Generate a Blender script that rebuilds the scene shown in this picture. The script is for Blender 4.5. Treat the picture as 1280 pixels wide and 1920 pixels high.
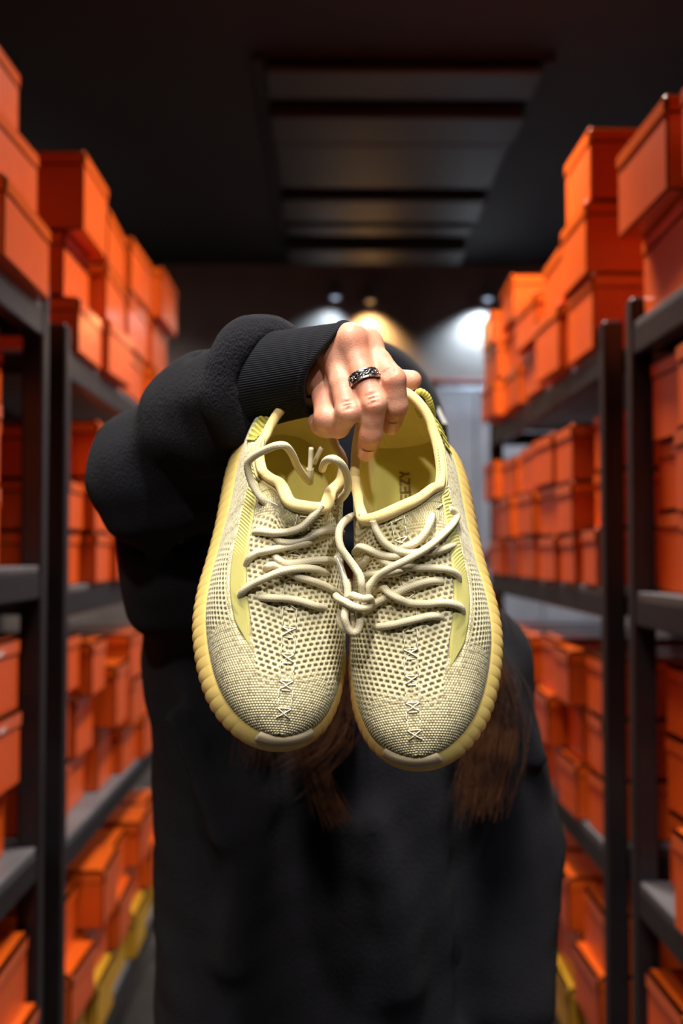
import bpy, math, random
import numpy as np
from mathutils import Vector, Matrix

for _o in list(bpy.data.objects):
    bpy.data.objects.remove(_o, do_unlink=True)
SC = bpy.context.scene
COL = SC.collection

# ------------------------------------------------------------------ camera
F, CX, CY = 2025.0, 640.0, 960.0                       # focal length in pixels of the 1280 x 1920 frame
PITCH, YAW = math.atan(75/F), math.atan(25/F)          # tilted up 2.1 degrees, turned right 0.7 degrees
CAM = np.array([0, 0, 1.35])
FW = np.array([math.sin(YAW)*math.cos(PITCH), math.cos(YAW)*math.cos(PITCH), math.sin(PITCH)])
RT = np.array([math.cos(YAW), -math.sin(YAW), 0.0])
UP = np.cross(RT, FW)
cam_data = bpy.data.cameras.new('camera')
cam = bpy.data.objects.new('camera', cam_data)
COL.objects.link(cam)
cam_data.sensor_fit = 'VERTICAL'
cam_data.sensor_height = 36.0
cam_data.sensor_width = 24.0
cam_data.lens = F/1920*36.0
cam_data.clip_start = .05
cam.matrix_world = Matrix([[RT[0], UP[0], -FW[0], CAM[0]], [RT[1], UP[1], -FW[1], CAM[1]], [RT[2], UP[2], -FW[2], CAM[2]], [0, 0, 0, 1]])
cam_data.dof.use_dof = True
cam_data.dof.focus_distance = .752
cam_data.dof.aperture_fstop = 4.4
SC.camera = cam

# ------------------------------------------------------------------ world, lights, exposure
SC.view_settings.view_transform = 'Standard'
SC.view_settings.look = 'None'
SC.view_settings.gamma = 1.0
SC.view_settings.use_curve_mapping = False
SC.view_settings.exposure = 0.0
world = bpy.data.worlds.new('world'); SC.world = world; world.use_nodes = True
world.node_tree.nodes['Background'].inputs[0].default_value = (.55, .62, .8, 1)
world.node_tree.nodes['Background'].inputs[1].default_value = .018

def area_light(name, loc, sx, sy, power, color, spread=160, rot=(0, 0, 0)):
    l = bpy.data.lights.new(name, 'AREA'); l.shape = 'RECTANGLE'; l.size = sx; l.size_y = sy
    l.energy = power; l.color = color; l.spread = math.radians(spread)
    o = bpy.data.objects.new(name, l); COL.objects.link(o); o.location = loc; o.rotation_euler = rot
    return o
CEIL = 2.92
AISLE_AND_FILL_LAMPS = [(.28, 2.50, .60, 38, (1, .92, .82), 140), (-.05, .12, .9, 34, (1, .95, .88), 112)]   # x, y, length, watts, colour, spread: tube lamps over the aisle
AISLE_AND_FILL_LAMPS += [(-1.40, 4.70, .8, 34, (1, .90, .84), 150), (1.42, 4.70, .8, 46, (.90, .94, 1), 150)]      # two added fill lamps hidden behind the boxes, to brighten the back wall
for lx, ly, ll, lw, lc, ls in AISLE_AND_FILL_LAMPS:
    area_light('aisle_or_fill_light', (lx, ly, CEIL-.085), .16, ll, lw, lc, ls)

# ------------------------------------------------------------------ helpers
def at(px, py, d):
    """world point seen at pixel (px, py) at distance d along the view axis"""
    return CAM + d*(FW + RT*(px-CX)/F - UP*(py-CY)/F)
def lin(c):
    c = np.asarray(c, float)/255
    return tuple(np.where(c <= .04045, c/12.92, ((c+.055)/1.055)**2.4))
def new_mesh(name, V, Fc, mat=None, parent=None, smooth=True, attr=None):
    """one mesh object from vertex and face arrays (all quads or lists)"""
    me = bpy.data.meshes.new(name)
    V = np.ascontiguousarray(V, np.float32)
    if isinstance(Fc, np.ndarray):
        n, k = Fc.shape
        me.vertices.add(len(V)); me.vertices.foreach_set('co', V.ravel())
        me.loops.add(n*k); me.loops.foreach_set('vertex_index', np.ascontiguousarray(Fc, np.int32).ravel())
        me.polygons.add(n); me.polygons.foreach_set('loop_start', np.arange(0, n*k, k, dtype=np.int32))
        me.update(calc_edges=True); me.validate()
    else:
        me.from_pydata(V.tolist(), [], Fc); me.update()
    if smooth is not False:
        me.polygons.foreach_set('use_smooth', np.ones(len(me.polygons), bool))
    if attr is not None and len(attr) == len(me.vertices):
        a = me.color_attributes.new('tint', 'FLOAT_COLOR', 'POINT')
        c = np.ones((len(V), 4), np.float32); c[:, :3] = attr
        a.data.foreach_set('color', c.ravel())
    o = bpy.data.objects.new(name, me)
    if mat is not None: me.materials.append(mat)
    COL.objects.link(o)
    if parent is not None: o.parent = parent
    return o
def tag(o, label=None, cat=None, group=None, kind=None):
    if label: o['label'] = label
    if cat: o['category'] = cat
    if group: o['group'] = group
    if kind: o['kind'] = kind
    return o
def empty(name, loc=(0, 0, 0), parent=None):
    o = bpy.data.objects.new(name, None); COL.objects.link(o); o.location = loc
    o.empty_display_size = .05
    if parent: o.parent = parent
    return o
class MB:
    """collects simple solids into one mesh"""
    def __init__(s): s.v = []; s.f = []; s.n = []
    def add(s, V, Fc):
        n = len(s.v); s.v += [tuple(map(float, p)) for p in V]; s.f += [tuple(i+n for i in q) for q in Fc]; return s
    def box(s, a, b, bev=0.0):
        (x0, y0, z0), (x1, y1, z1) = np.minimum(a, b), np.maximum(a, b)
        if not bev:
            V = [(x0, y0, z0), (x1, y0, z0), (x1, y1, z0), (x0, y1, z0), (x0, y0, z1), (x1, y0, z1), (x1, y1, z1), (x0, y1, z1)]
            return s.add(V, [(0, 3, 2, 1), (4, 5, 6, 7), (0, 1, 5, 4), (1, 2, 6, 5), (2, 3, 7, 6), (3, 0, 4, 7)])
        c = np.array([(x0+x1)/2, (y0+y1)/2, (z0+z1)/2]); h = np.array([x1-x0, y1-y0, z1-z0])/2; b_ = min(bev, h.min()*.9)
        V = []; idx = {}
        for sx in (-1, 1):
            for sy in (-1, 1):
                for sz in (-1, 1):
                    S = np.array([sx, sy, sz])
                    for ax in range(3):
                        q = h-b_; q = q.copy(); q[ax] = h[ax]; idx[(sx, sy, sz, ax)] = len(V); V.append(c+S*q); s.n.append(tuple(float(S[ax])*(e == ax) for e in range(3)))
        Fc = []
        for ax in range(3):
            u, w = (ax+1) % 3, (ax+2) % 3
            for sg in (-1, 1):
                def k(a_, b__, ax_):
                    S = [0, 0, 0]; S[ax] = sg; S[u] = a_; S[w] = b__; return idx[(*S, ax_)]
                q = [k(-1, -1, ax), k(1, -1, ax), k(1, 1, ax), k(-1, 1, ax)]; Fc.append(tuple(q if sg > 0 else q[::-1]))
            for s1 in (-1, 1):
                for s2 in (-1, 1):
                    def k2(a_, ax_):
                        S = [0, 0, 0]; S[ax] = a_; S[u] = s1; S[w] = s2; return idx[(*S, ax_)]
                    q = [k2(-1, u), k2(1, u), k2(1, w), k2(-1, w)]; Fc.append(tuple(q if s1*s2 > 0 else q[::-1]))
        for sx in (-1, 1):
            for sy in (-1, 1):
                for sz in (-1, 1):
                    t = [idx[(sx, sy, sz, a_)] for a_ in range(3)]; Fc.append(tuple(t if sx*sy*sz > 0 else t[::-1]))
        return s.add(V, Fc)
    def tube(s, P, r, n=10, caps=True):
        V, Fc = sweep(P, r, n, caps); return s.add(V, Fc.tolist() if isinstance(Fc, np.ndarray) else Fc)
    def build(s, name, mat, parent=None, smooth=False, round_edges=False):
        o = new_mesh(name, np.array(s.v), s.f, mat, parent, smooth or round_edges)
        if round_edges: o.data.normals_split_custom_set_from_vertices(s.n)      # flat faces, shading that rolls over the bevels
        return o
def frames(P, closed=False):
    P = np.asarray(P, float)
    T = (np.roll(P, -1, 0)-np.roll(P, 1, 0)) if closed else np.gradient(P, axis=0)
    T /= np.linalg.norm(T, axis=1)[:, None]+1e-12
    N = np.zeros_like(P); a = np.array([0, 0, 1.0]) if abs(T[0, 2]) < .9 else np.array([1.0, 0, 0])
    n = a-T[0]*(a@T[0]); N[0] = n/np.linalg.norm(n)
    for i in range(1, len(P)):
        n = N[i-1]-T[i]*(N[i-1]@T[i]); N[i] = n/(np.linalg.norm(n)+1e-12)
    return T, N, np.cross(T, N)
def sweep(P, r, n=10, caps=True, closed=False, flat=1.0, twist=0.0):
    P = np.asarray(P, float); m = len(P); r = np.broadcast_to(np.asarray(r, float), (m,)) if np.ndim(r) < 2 else r
    T, N, B = frames(P, closed); a = np.linspace(0, 2*np.pi, n, endpoint=False)
    if closed:   # close the frame twist
        c = np.clip(N[-1]@N[0], -1, 1); ang = math.atan2(np.dot(np.cross(N[-1], N[0]), T[0]), c); w = np.linspace(0, ang, m)
        N, B = N*np.cos(w)[:, None]+B*np.sin(w)[:, None], B*np.cos(w)[:, None]-N*np.sin(w)[:, None]
    R = r[:, None] if r.ndim == 1 else r
    V = (P[:, None]+(N[:, None]*np.cos(a)[None, :, None]+flat*B[:, None]*np.sin(a)[None, :, None])*R[..., None]).reshape(-1, 3)
    k = m if closed else m-1
    i = np.arange(k)[:, None]; j = np.arange(n)[None]; i2 = (i+1) % m; j2 = (j+1) % n
    Fc = np.stack(np.broadcast_arrays(i*n+j, i*n+j2, i2*n+j2, i2*n+j), -1).reshape(-1, 4)
    if caps and not closed:
        V = np.vstack([V, P[0]-T[0]*0, P[-1]]); c0, c1 = m*n, m*n+1; L = Fc.tolist()
        L += [(c0, (q+1) % n, q) for q in range(n)]+[(c1, (m-1)*n+q, (m-1)*n+(q+1) % n) for q in range(n)]
        return V, L
    return V, Fc
def catmull(P, step):
    """dense curve through points at about the given spacing"""
    P = np.asarray(P, float); Q = np.vstack([2*P[0]-P[1], P, 2*P[-1]-P[-2]]); out = []
    for i in range(1, len(Q)-2):
        a, b, c, d = Q[i-1], Q[i], Q[i+1], Q[i+2]; n = max(2, int(np.linalg.norm(c-b)/step*1.3)+1); t = np.linspace(0, 1, n, endpoint=False)[:, None]
        out.append(.5*((2*b)+(c-a)*t+(2*a-5*b+4*c-d)*t*t+(3*b-a-3*c+d)*t**3))
    D = np.vstack(out+[P[-1:]]); s = np.r_[0, np.cumsum(np.linalg.norm(np.diff(D, axis=0), axis=1))]
    u = np.linspace(0, s[-1], max(3, int(s[-1]/step)+1))
    return np.stack([np.interp(u, s, D[:, k]) for k in range(3)], 1)

# ------------------------------------------------------------------ materials (all procedural)
def material(name, color, rough=.6, metal=0.0, spec=.5, var=.0, var_scale=8.0, bump=0.0, bump_scale=200.0, attr=False, sss=0.0, sss_r=(1, .4, .2), sss_scale=.005,
             sheen=0.0, coat=0.0, transmission=0.0, emit=None, emit_s=0.0, rough_var=0.0, stretch=None, color2=None, wave=None):
    m = bpy.data.materials.new(name); m.use_nodes = True; nt = m.node_tree; b = nt.nodes['Principled BSDF']; L = nt.links.new
    def node(t, **kw):
        n = nt.nodes.new(t)
        for k, v in kw.items(): setattr(n, k, v)
        return n
    def val(k, v):
        if k in b.inputs: b.inputs[k].default_value = v
    val('Base Color', (*color, 1)); val('Roughness', rough); val('Metallic', metal); val('Specular IOR Level', spec)
    val('Subsurface Weight', sss); val('Subsurface Radius', sss_r); val('Subsurface Scale', sss_scale)
    val('Sheen Weight', sheen); val('Coat Weight', coat); val('Transmission Weight', transmission)
    if emit: val('Emission Color', (*emit, 1)); val('Emission Strength', emit_s)
    tc = node('ShaderNodeTexCoord'); src = tc.outputs['Object']
    if stretch:
        mp = node('ShaderNodeMapping'); mp.inputs['Scale'].default_value = stretch; L(src, mp.inputs['Vector']); src = mp.outputs['Vector']
    base = None
    if attr:
        a = node('ShaderNodeAttribute', attribute_name='tint'); base = a.outputs['Color']
    nz = node('ShaderNodeTexNoise'); nz.inputs['Scale'].default_value = var_scale; nz.inputs['Detail'].default_value = 4; L(src, nz.inputs['Vector'])
    mr = node('ShaderNodeMapRange'); mr.inputs['From Min'].default_value = .3; mr.inputs['From Max'].default_value = .7
    mr.inputs['To Min'].default_value = 1-var; mr.inputs['To Max'].default_value = 1+var; L(nz.outputs['Fac'], mr.inputs['Value'])
    mx = node('ShaderNodeMix', data_type='RGBA', blend_type='MULTIPLY'); mx.inputs['Factor'].default_value = 1
    if base is not None: L(base, mx.inputs['A'])
    elif color2 is not None:
        m2 = node('ShaderNodeMix', data_type='RGBA'); m2.inputs['A'].default_value = (*color, 1); m2.inputs['B'].default_value = (*color2, 1)
        r2 = node('ShaderNodeMapRange'); r2.inputs['From Min'].default_value = .4; r2.inputs['From Max'].default_value = .6; L(nz.outputs['Fac'], r2.inputs['Value'])
        L(r2.outputs['Result'], m2.inputs['Factor']); L(m2.outputs['Result'], mx.inputs['A'])
    else: mx.inputs['A'].default_value = (*color, 1)
    L(mr.outputs['Result'], mx.inputs['B']); L(mx.outputs['Result'], b.inputs['Base Color'])
    if rough_var:
        m3 = node('ShaderNodeMapRange'); m3.inputs['To Min'].default_value = max(.03, rough-rough_var); m3.inputs['To Max'].default_value = min(1, rough+rough_var); L(nz.outputs['Fac'], m3.inputs['Value']); L(m3.outputs['Result'], b.inputs['Roughness'])
    if bump:
        n2 = node('ShaderNodeTexNoise'); n2.inputs['Scale'].default_value = bump_scale; n2.inputs['Detail'].default_value = 3; L(src, n2.inputs['Vector'])
        bp = node('ShaderNodeBump'); bp.inputs['Strength'].default_value = 1; bp.inputs['Distance'].default_value = bump; L(n2.outputs['Fac'], bp.inputs['Height']); L(bp.outputs['Normal'], b.inputs['Normal'])
        if wave:     # fine knitted lines
            wv = node('ShaderNodeTexWave', wave_type='BANDS', bands_direction='DIAGONAL'); wv.inputs['Scale'].default_value = wave[0]; wv.inputs['Distortion'].default_value = 1.5; wv.inputs['Detail Scale'].default_value = .2; L(src, wv.inputs['Vector'])
            b2 = node('ShaderNodeBump'); b2.inputs['Distance'].default_value = wave[1]; L(wv.outputs['Fac'], b2.inputs['Height']); L(bp.outputs['Normal'], b2.inputs['Normal']); L(b2.outputs['Normal'], b.inputs['Normal'])
    return m
M = {}
M['ceiling'] = material('ceiling_paint', (.006, .007, .012), .7, var=.3, var_scale=2)
M['ceiling_panel'] = material('ceiling_panel_paint', (.014, .016, .022), .5, var=.25, var_scale=3)
M['wall'] = material('dark_brown_wall_paint', (.17, .14, .125), .7, var=.3, var_scale=2.5, bump=.002, bump_scale=30)
M['wall_side'] = material('charcoal_side_wall', (.012, .011, .012), .8, var=.3, var_scale=2)
M['steel_wall'] = material('brushed_steel_panel', (.34, .35, .39), .38, metal=.35, var=.2, var_scale=3, rough_var=.12, bump=.0006, bump_scale=60)
M['red_paint'] = material('red_pipe_paint', (.12, .007, .008), .7, var=.15)
M['floor'] = material('dark_floor_tile', (.045, .040, .036), .35, var=.3, var_scale=4, rough_var=.1)
M['rack'] = material('black_rack_steel', (.010, .009, .011), .36, spec=.5, var=.25, var_scale=9, rough_var=.08)
M['deck'] = material('grey_shelf_deck', (.13, .13, .14), .45, var=.2, var_scale=6, rough_var=.08)
M['foot'] = material('olive_foot_sleeve', (.12, .12, .012), .5, var=.2)
M['box'] = material('orange_card', (.78, .105, .007), .38, spec=.45, coat=.25, var=.10, var_scale=5, bump=.0002, bump_scale=150)
M['lid'] = material('orange_lid_card', (.80, .120, .010), .28, spec=.5, coat=.35, var=.10, var_scale=5, bump=.0002, bump_scale=150)
M['ybox'] = material('yellow_card', (.62, .34, .02), .4, var=.12, var_scale=6)
M['white_print'] = material('white_print', (.8, .8, .8), .4, var=.05)
M['label_paper'] = material('label_paper', (.72, .70, .66), .5, var=.06)
M['lamp_metal'] = material('lamp_metal', (.30, .31, .33), .3, metal=.8, var=.1)
M['diffuser'] = material('lit_lamp_diffuser', (.9, .9, .9), .5, emit=(1, .95, .88), emit_s=3, var=.02)
M['bulb_cool'] = material('lit_cool_bulb', (.9, .95, 1), .4, emit=(.55, .72, 1), emit_s=.9, var=.02)
M['bulb_warm'] = material('lit_warm_bulb', (1, .8, .5), .4, emit=(1, .55, .2), emit_s=.5, var=.02)
M['vent'] = material('beige_vent_paint', (.16, .15, .12), .6, var=.1)

# ================================================================== the room
def structure(name, mat, a, b, bev=0):
    return tag(MB().box(a, b, bev).build(name, mat), kind='structure')
YB = 5.85                                                        # back wall
XL, XR = -1.75, 1.85
structure('floor', M['floor'], (XL-.1, -1.6, -.1), (XR+.1, YB+.1, 0))
structure('ceiling', M['ceiling'], (XL-.1, -1.6, CEIL), (XR+.1, YB+.1, CEIL+.1))
structure('wall_left', M['wall_side'], (XL-.1, -1.6, 0), (XL, YB, CEIL))
structure('wall_right', M['wall_side'], (XR, -1.6, 0), (XR+.1, YB, CEIL))
structure('wall_behind_camera', M['wall_side'], (XL, -1.6, 0), (XR, -1.5, CEIL))
structure('wall_back', M['wall'], (XL, YB, 0), (XR, YB+.1, CEIL))
structure('baseboard_back', M['rack'], (XL, YB-.02, 0), (XR, YB, .09), .004)

# ceiling duct housing made of cross panels, hanging a hand below the ceiling
t = empty('ceiling_duct', (.24, 4.45, CEIL)); tag(t, 'dark grey panelled duct housing running along the ceiling', 'duct')
for k, (y0, y1, dz) in enumerate([(3.37, 3.58, .03), (3.68, 3.92, .05), (3.98, 4.46, .03), (4.58, 4.88, .045), (5.00, 5.14, .03), (5.26, 5.52, .07)]):
    MB().box((-.44, y0-4.45, -dz-.02), (.44, y1-4.45, -.02), .006).build('panel', M['ceiling_panel'], t)
for x in (-.46, .46):
    MB().box((x-.02, -1.1, -.025), (x+.02, 1.1, 0), .004).build('side_rail', M['ceiling'], t)
# a beige wall vent up on the right
t = empty('wall_vent', (1.19, YB-.002, 3.14)); t.location = (1.19, YB, 1.35+(1035-408)/2025*YB)
tag(t, 'square beige ventilation grille high on the back wall', 'vent')
MB().box((-.11, -.025, -.11), (.11, 0, .11), .006).build('frame', M['vent'], t)
for k in range(7):
    z = -.085+.028*k
    MB().box((-.09, -.032, z-.008), (.09, -.024, z+.008), .002).build('slat', M['vent'], t)
# steel cladding in front of the back wall on the right, red pipes on it
t = empty('steel_cladding', (.86, YB-.001, 0)); tag(t, 'brushed grey steel cladding panels low on the back wall', 'panel')
for k in range(3):
    MB().box((-.42+.36*k, -.03, .1), (-.065+.36*k, 0, 2.24), .004).build('panel', M['steel_wall'], t)
def zb(py, y=YB): return 1.35+(1035-py)/2025*y
def xb(px, y=YB): return (px-615)/2025*y
P = np.array([(xb(790), YB-.07, zb(718)), (xb(1010), YB-.07, zb(718))])
t = empty('red_pipe', P[0]); tag(t, 'thin red pipe running level above the steel cladding', 'pipe')
MB().tube(catmull(P-P[0], .1), .017, 12).build('tube', M['red_paint'], t, True)
for x in (.08, .52): MB().box((x-.012, 0, -.012), (x+.012, .07, .012)).build('bracket', M['rack'], t)
P = np.array([(xb(1010), YB-.10, zb(940)), (xb(860), YB-.10, zb(1085)), (xb(700), YB-.10, zb(1240))])
t = empty('red_handrail', P[0]); tag(t, 'red handrail slanting down in front of the steel cladding', 'handrail')
MB().tube(catmull(P-P[0], .1), .018, 12).build('rail', M['red_paint'], t, True)
for k in (0, 1, 2):
    q = P[k]-P[0]; MB().tube([q, q+(0, .066, 0)], .008, 8).build('bracket', M['rack'], t)

# spot lamps on the back wall, each throwing a pool of light down the wall
def spot_lamp(px, py, warm, watts, ang, label, tilt=22, lean=0, off=.10):
    x, z = xb(px), zb(py)
    t = empty('wall_spot_lamp', (x, YB, z)); tag(t, label, 'lamp', 'spot lamps on the back wall')
    MB().box((-.03, -.012, -.03), (.03, 0, .03), .004).build('wall_plate', M['lamp_metal'], t)
    MB().tube([(0, -.01, 0), (0, -off, .01)], .007, 8).build('arm', M['lamp_metal'], t, True)
    a = np.linspace(0, np.pi, 12)
    P = np.stack([0*a, -off+0*a, .055-.085*a/np.pi], 1); r = np.interp(a/np.pi, [0, .15, .5, 1], [.004, .022, .030, .034])
    V, Fc = sweep(P, r, 20, False); new_mesh('shade', V, Fc, M['lamp_metal'], t)
    u = np.linspace(0, np.pi, 9); V, Fc = sweep(np.stack([0*u, -off+0*u, -.016-.022*np.cos(u)], 1), .022*np.sin(u)+1e-4, 16, False)
    new_mesh('bulb', V, Fc, M['bulb_warm' if warm else 'bulb_cool'], t)
    l = bpy.data.lights.new('spot_lamp_light', 'SPOT'); l.energy = watts; l.color = (1, .58, .22) if warm else (.62, .82, 1)
    l.spot_size = math.radians(ang); l.spot_blend = .8; l.shadow_soft_size = .02
    o = bpy.data.objects.new('spot_lamp_light', l); COL.objects.link(o); o.parent = t; o.location = (0, -off, -.045)
    o.rotation_euler = (math.radians(tilt), math.radians(lean), 0)
spot_lamp(628, 553, False, 10, 110, 'cool white spot lamp on the back wall, left of the warm one', lean=14)
spot_lamp(693, 560, True, 44, 110, 'warm orange spot lamp on the back wall above the raised hand')
spot_lamp(912, 555, False, 52, 110, 'cool white spot lamp on the back wall beside the right rack', lean=12)

# tube lamps over the aisle, plus the two added fill lamps
for k, (lx, ly, ll, lw, lc, ls) in enumerate(AISLE_AND_FILL_LAMPS):
    t = empty('ceiling_tube_or_fill_lamp', (lx, ly, CEIL))
    tag(t, ['white tube lamp on the ceiling above the person, out of frame', 'white tube lamp on the ceiling above the camera, out of frame',
            'added white fill tube beyond the left racks, hidden behind the boxes', 'added white fill tube beyond the right racks, hidden behind the boxes'][k], 'lamp', 'tube lamps over the aisle')
    MB().box((-.10, -ll/2-.03, -.05), (.10, ll/2+.03, 0), .005).build('housing', M['lamp_metal'], t)
    MB().box((-.08, -ll/2, -.075), (.08, ll/2, -.05), .01).build('diffuser', M['diffuser'], t)
    for s in (-1, 1): MB().box((-.10, s*(ll/2+.015)-.015, -.08), (.10, s*(ll/2+.015)+.015, -.05), .004).build('end_cap', M['lamp_metal'], t)

# added fill spots, unseen behind the camera, to light the held-out shoes
def fill_spot(loc, aim, watts, ang, col, label):
    loc, aim = Vector(loc), Vector(aim); d = (aim-loc).normalized()
    t = empty('fill_spot_lamp', (loc.x, loc.y, CEIL)); tag(t, label, 'lamp', 'added fill spots behind the camera')
    MB().box((-.09, -.02, -.03), (.09, .02, 0), .004).build('fill_spot_mount', M['rack'], t)
    q = loc-Vector((loc.x, loc.y, CEIL)); MB().tube([(0, 0, -.02), tuple(q)], .008, 8).build('stem', M['rack'], t, True)
    P = [q-d*.07, q-d*.066, q+d*.05, q+d*.056]; V, Fc = sweep(np.array([tuple(p) for p in P]), [.004, .040, .048, .044], 20, False); new_mesh('lamp_head', V, Fc, M['rack'], t)
    l = bpy.data.lights.new('fill_spot_light', 'SPOT'); l.energy = watts; l.color = col; l.spot_size = math.radians(ang); l.spot_blend = .5; l.shadow_soft_size = .05
    o = bpy.data.objects.new('fill_spot_light', l); COL.objects.link(o); o.parent = t; o.location = q+d*.062; o.rotation_euler = d.to_track_quat('-Z', 'Y').to_euler()
fill_spot((-.45, -.85, 2.72), (-.02, .78, 1.33), 92, 26, (1, .95, .88), 'added black fill spot behind the camera, left one, out of frame')
fill_spot((.50, -.75, 2.72), (.02, .78, 1.33), 72, 26, (.93, .96, 1), 'added black fill spot behind the camera, right one, out of frame')

# ================================================================== racks and boxes
ZL = {'top': 1.76, 'middle': 1.28, 'lower': .775, 'bottom': .27}
def rack(name, label, side, xface, y0, y1, dz, depth=.43):
    """side -1 left, +1 right; xface = aisle side; shelves run from y0 to y1"""
    t = empty(name, (xface, (y0+y1)/2, 0)); tag(t, label, 'rack', 'black steel racks along the aisle')
    h = (y1-y0)/2; ztop = ZL['top']+dz+.045
    for yy in (-h, h-.04):
        for xx in (0, depth-.04):
            xa = side*xx; p = MB().box((min(xa, xa+side*.04), yy, 0), (max(xa, xa+side*.04), yy+.04, ztop), .004).build('post', M['rack'], t)
            MB().box((min(xa, xa+side*.04)-.006, yy-.006, 0), (max(xa, xa+side*.04)+.006, yy+.046, .34), .004).build('foot_sleeve', M['foot'], p)
    for lv, z in ZL.items():
        z = z+dz
        s = MB().box((side*.005, -h+.041, z-.012), (side*(depth-.005), h-.041, z), .002).build('shelf_deck', M['deck'], t)
        for xx in (.002, depth-.032): MB().box((side*xx, -h+.041, z-.06), (side*(xx+.03), h-.041, z-.0121), .003).build('beam', M['rack'], s)
        for yy in (-h+.0, h-.04): MB().box((side*.041, yy+.005, z-.055), (side*(depth-.041), yy+.035, z-.013), .003).build('end_beam', M['rack'], s)
    return t
XFL, XFR = -.52, .54
rack('steel_rack', 'black steel rack left of the aisle, nearer the camera', -1, XFL, .55, 2.01, .045)
rack('steel_rack', 'black steel rack left of the aisle, behind the raised elbow', -1, XFL, 2.14, 3.66, 0)
rack('steel_rack', 'black steel rack right of the aisle, nearer the camera', 1, XFR, .50, 1.945, 0)
rack('steel_rack', 'black steel rack right of the aisle, farther from the camera', 1, XFR, 2.10, 3.60, 0)

_box_cache = {}
def box_meshes(L, W, H, mats):
    """hollow card body and overhanging lid; L along x, W along y"""
    key = (round(L, 3), round(W, 3), round(H, 3), mats)
    if key not in _box_cache:
        lh = min(.034, H*.3); e = .003
        b = MB().box((-L/2, -W/2, 0), (L/2, W/2, H-.004), .003); l = MB()
        l.box((-L/2-e, -W/2-e, H-lh), (L/2+e, W/2+e, H), .006)
        _box_cache[key] = (b, l)
    return _box_cache[key]
NRM = {1: 'bottom', 2: 'second', 3: 'third', 4: 'fourth', 5: 'fifth'}
rng = random.Random(11)
box_mesh_data = {}
def shoe_box(loc, rz, L, W, H, label, group, mats=('box', 'lid'), mark=False):
    t = empty('shoe_box', loc); t.rotation_euler = (0, 0, rz); tag(t, label, 'box', group)
    key = (round(L, 3), round(W, 3), round(H, 3), mats)
    if key not in box_mesh_data:
        b, l = box_meshes(L, W, H, mats)
        ob = b.build('box_body', M[mats[0]], t, round_edges=True); ol = l.build('lid', M[mats[1]], t, round_edges=True); box_mesh_data[key] = (ob.data, ol.data)
    else:
        ob = bpy.data.objects.new('box_body', box_mesh_data[key][0]); ol = bpy.data.objects.new('lid', box_mesh_data[key][1])
        for o in (ob, ol): COL.objects.link(o); o.parent = t
    if mark:       # white tick-shaped mark printed on the lid's aisle side
        u = np.linspace(0, 1, 15); sgn = mark
        top = np.stack([-.030+.060*u, .0075*(2*u-1)**2*np.where(u < .3, .2, 1)+.004*u], 1); bot = np.stack([-.030+.060*u, -.010*(1-u)*np.minimum(1, u*5)+.0105*u**1.6*1.05], 1)
        V = [(sgn*(L/2+.0036), y, H-.020+z) for y, z in top]+[(sgn*(L/2+.0036), y, H-.020+z) for y, z in bot]
        V += [(sgn*(L/2+.0028), y, z) for _, y, z in V]; n = 15
        Fc = [(i, i+1, n+i+1, n+i) for i in range(n-1)]+[(2*n+i, 3*n+i, 3*n+i+1, 2*n+i+1) for i in range(n-1)]
        new_mesh('tick_mark', V, Fc, M['white_print'], ol, False)
    return t
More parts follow.
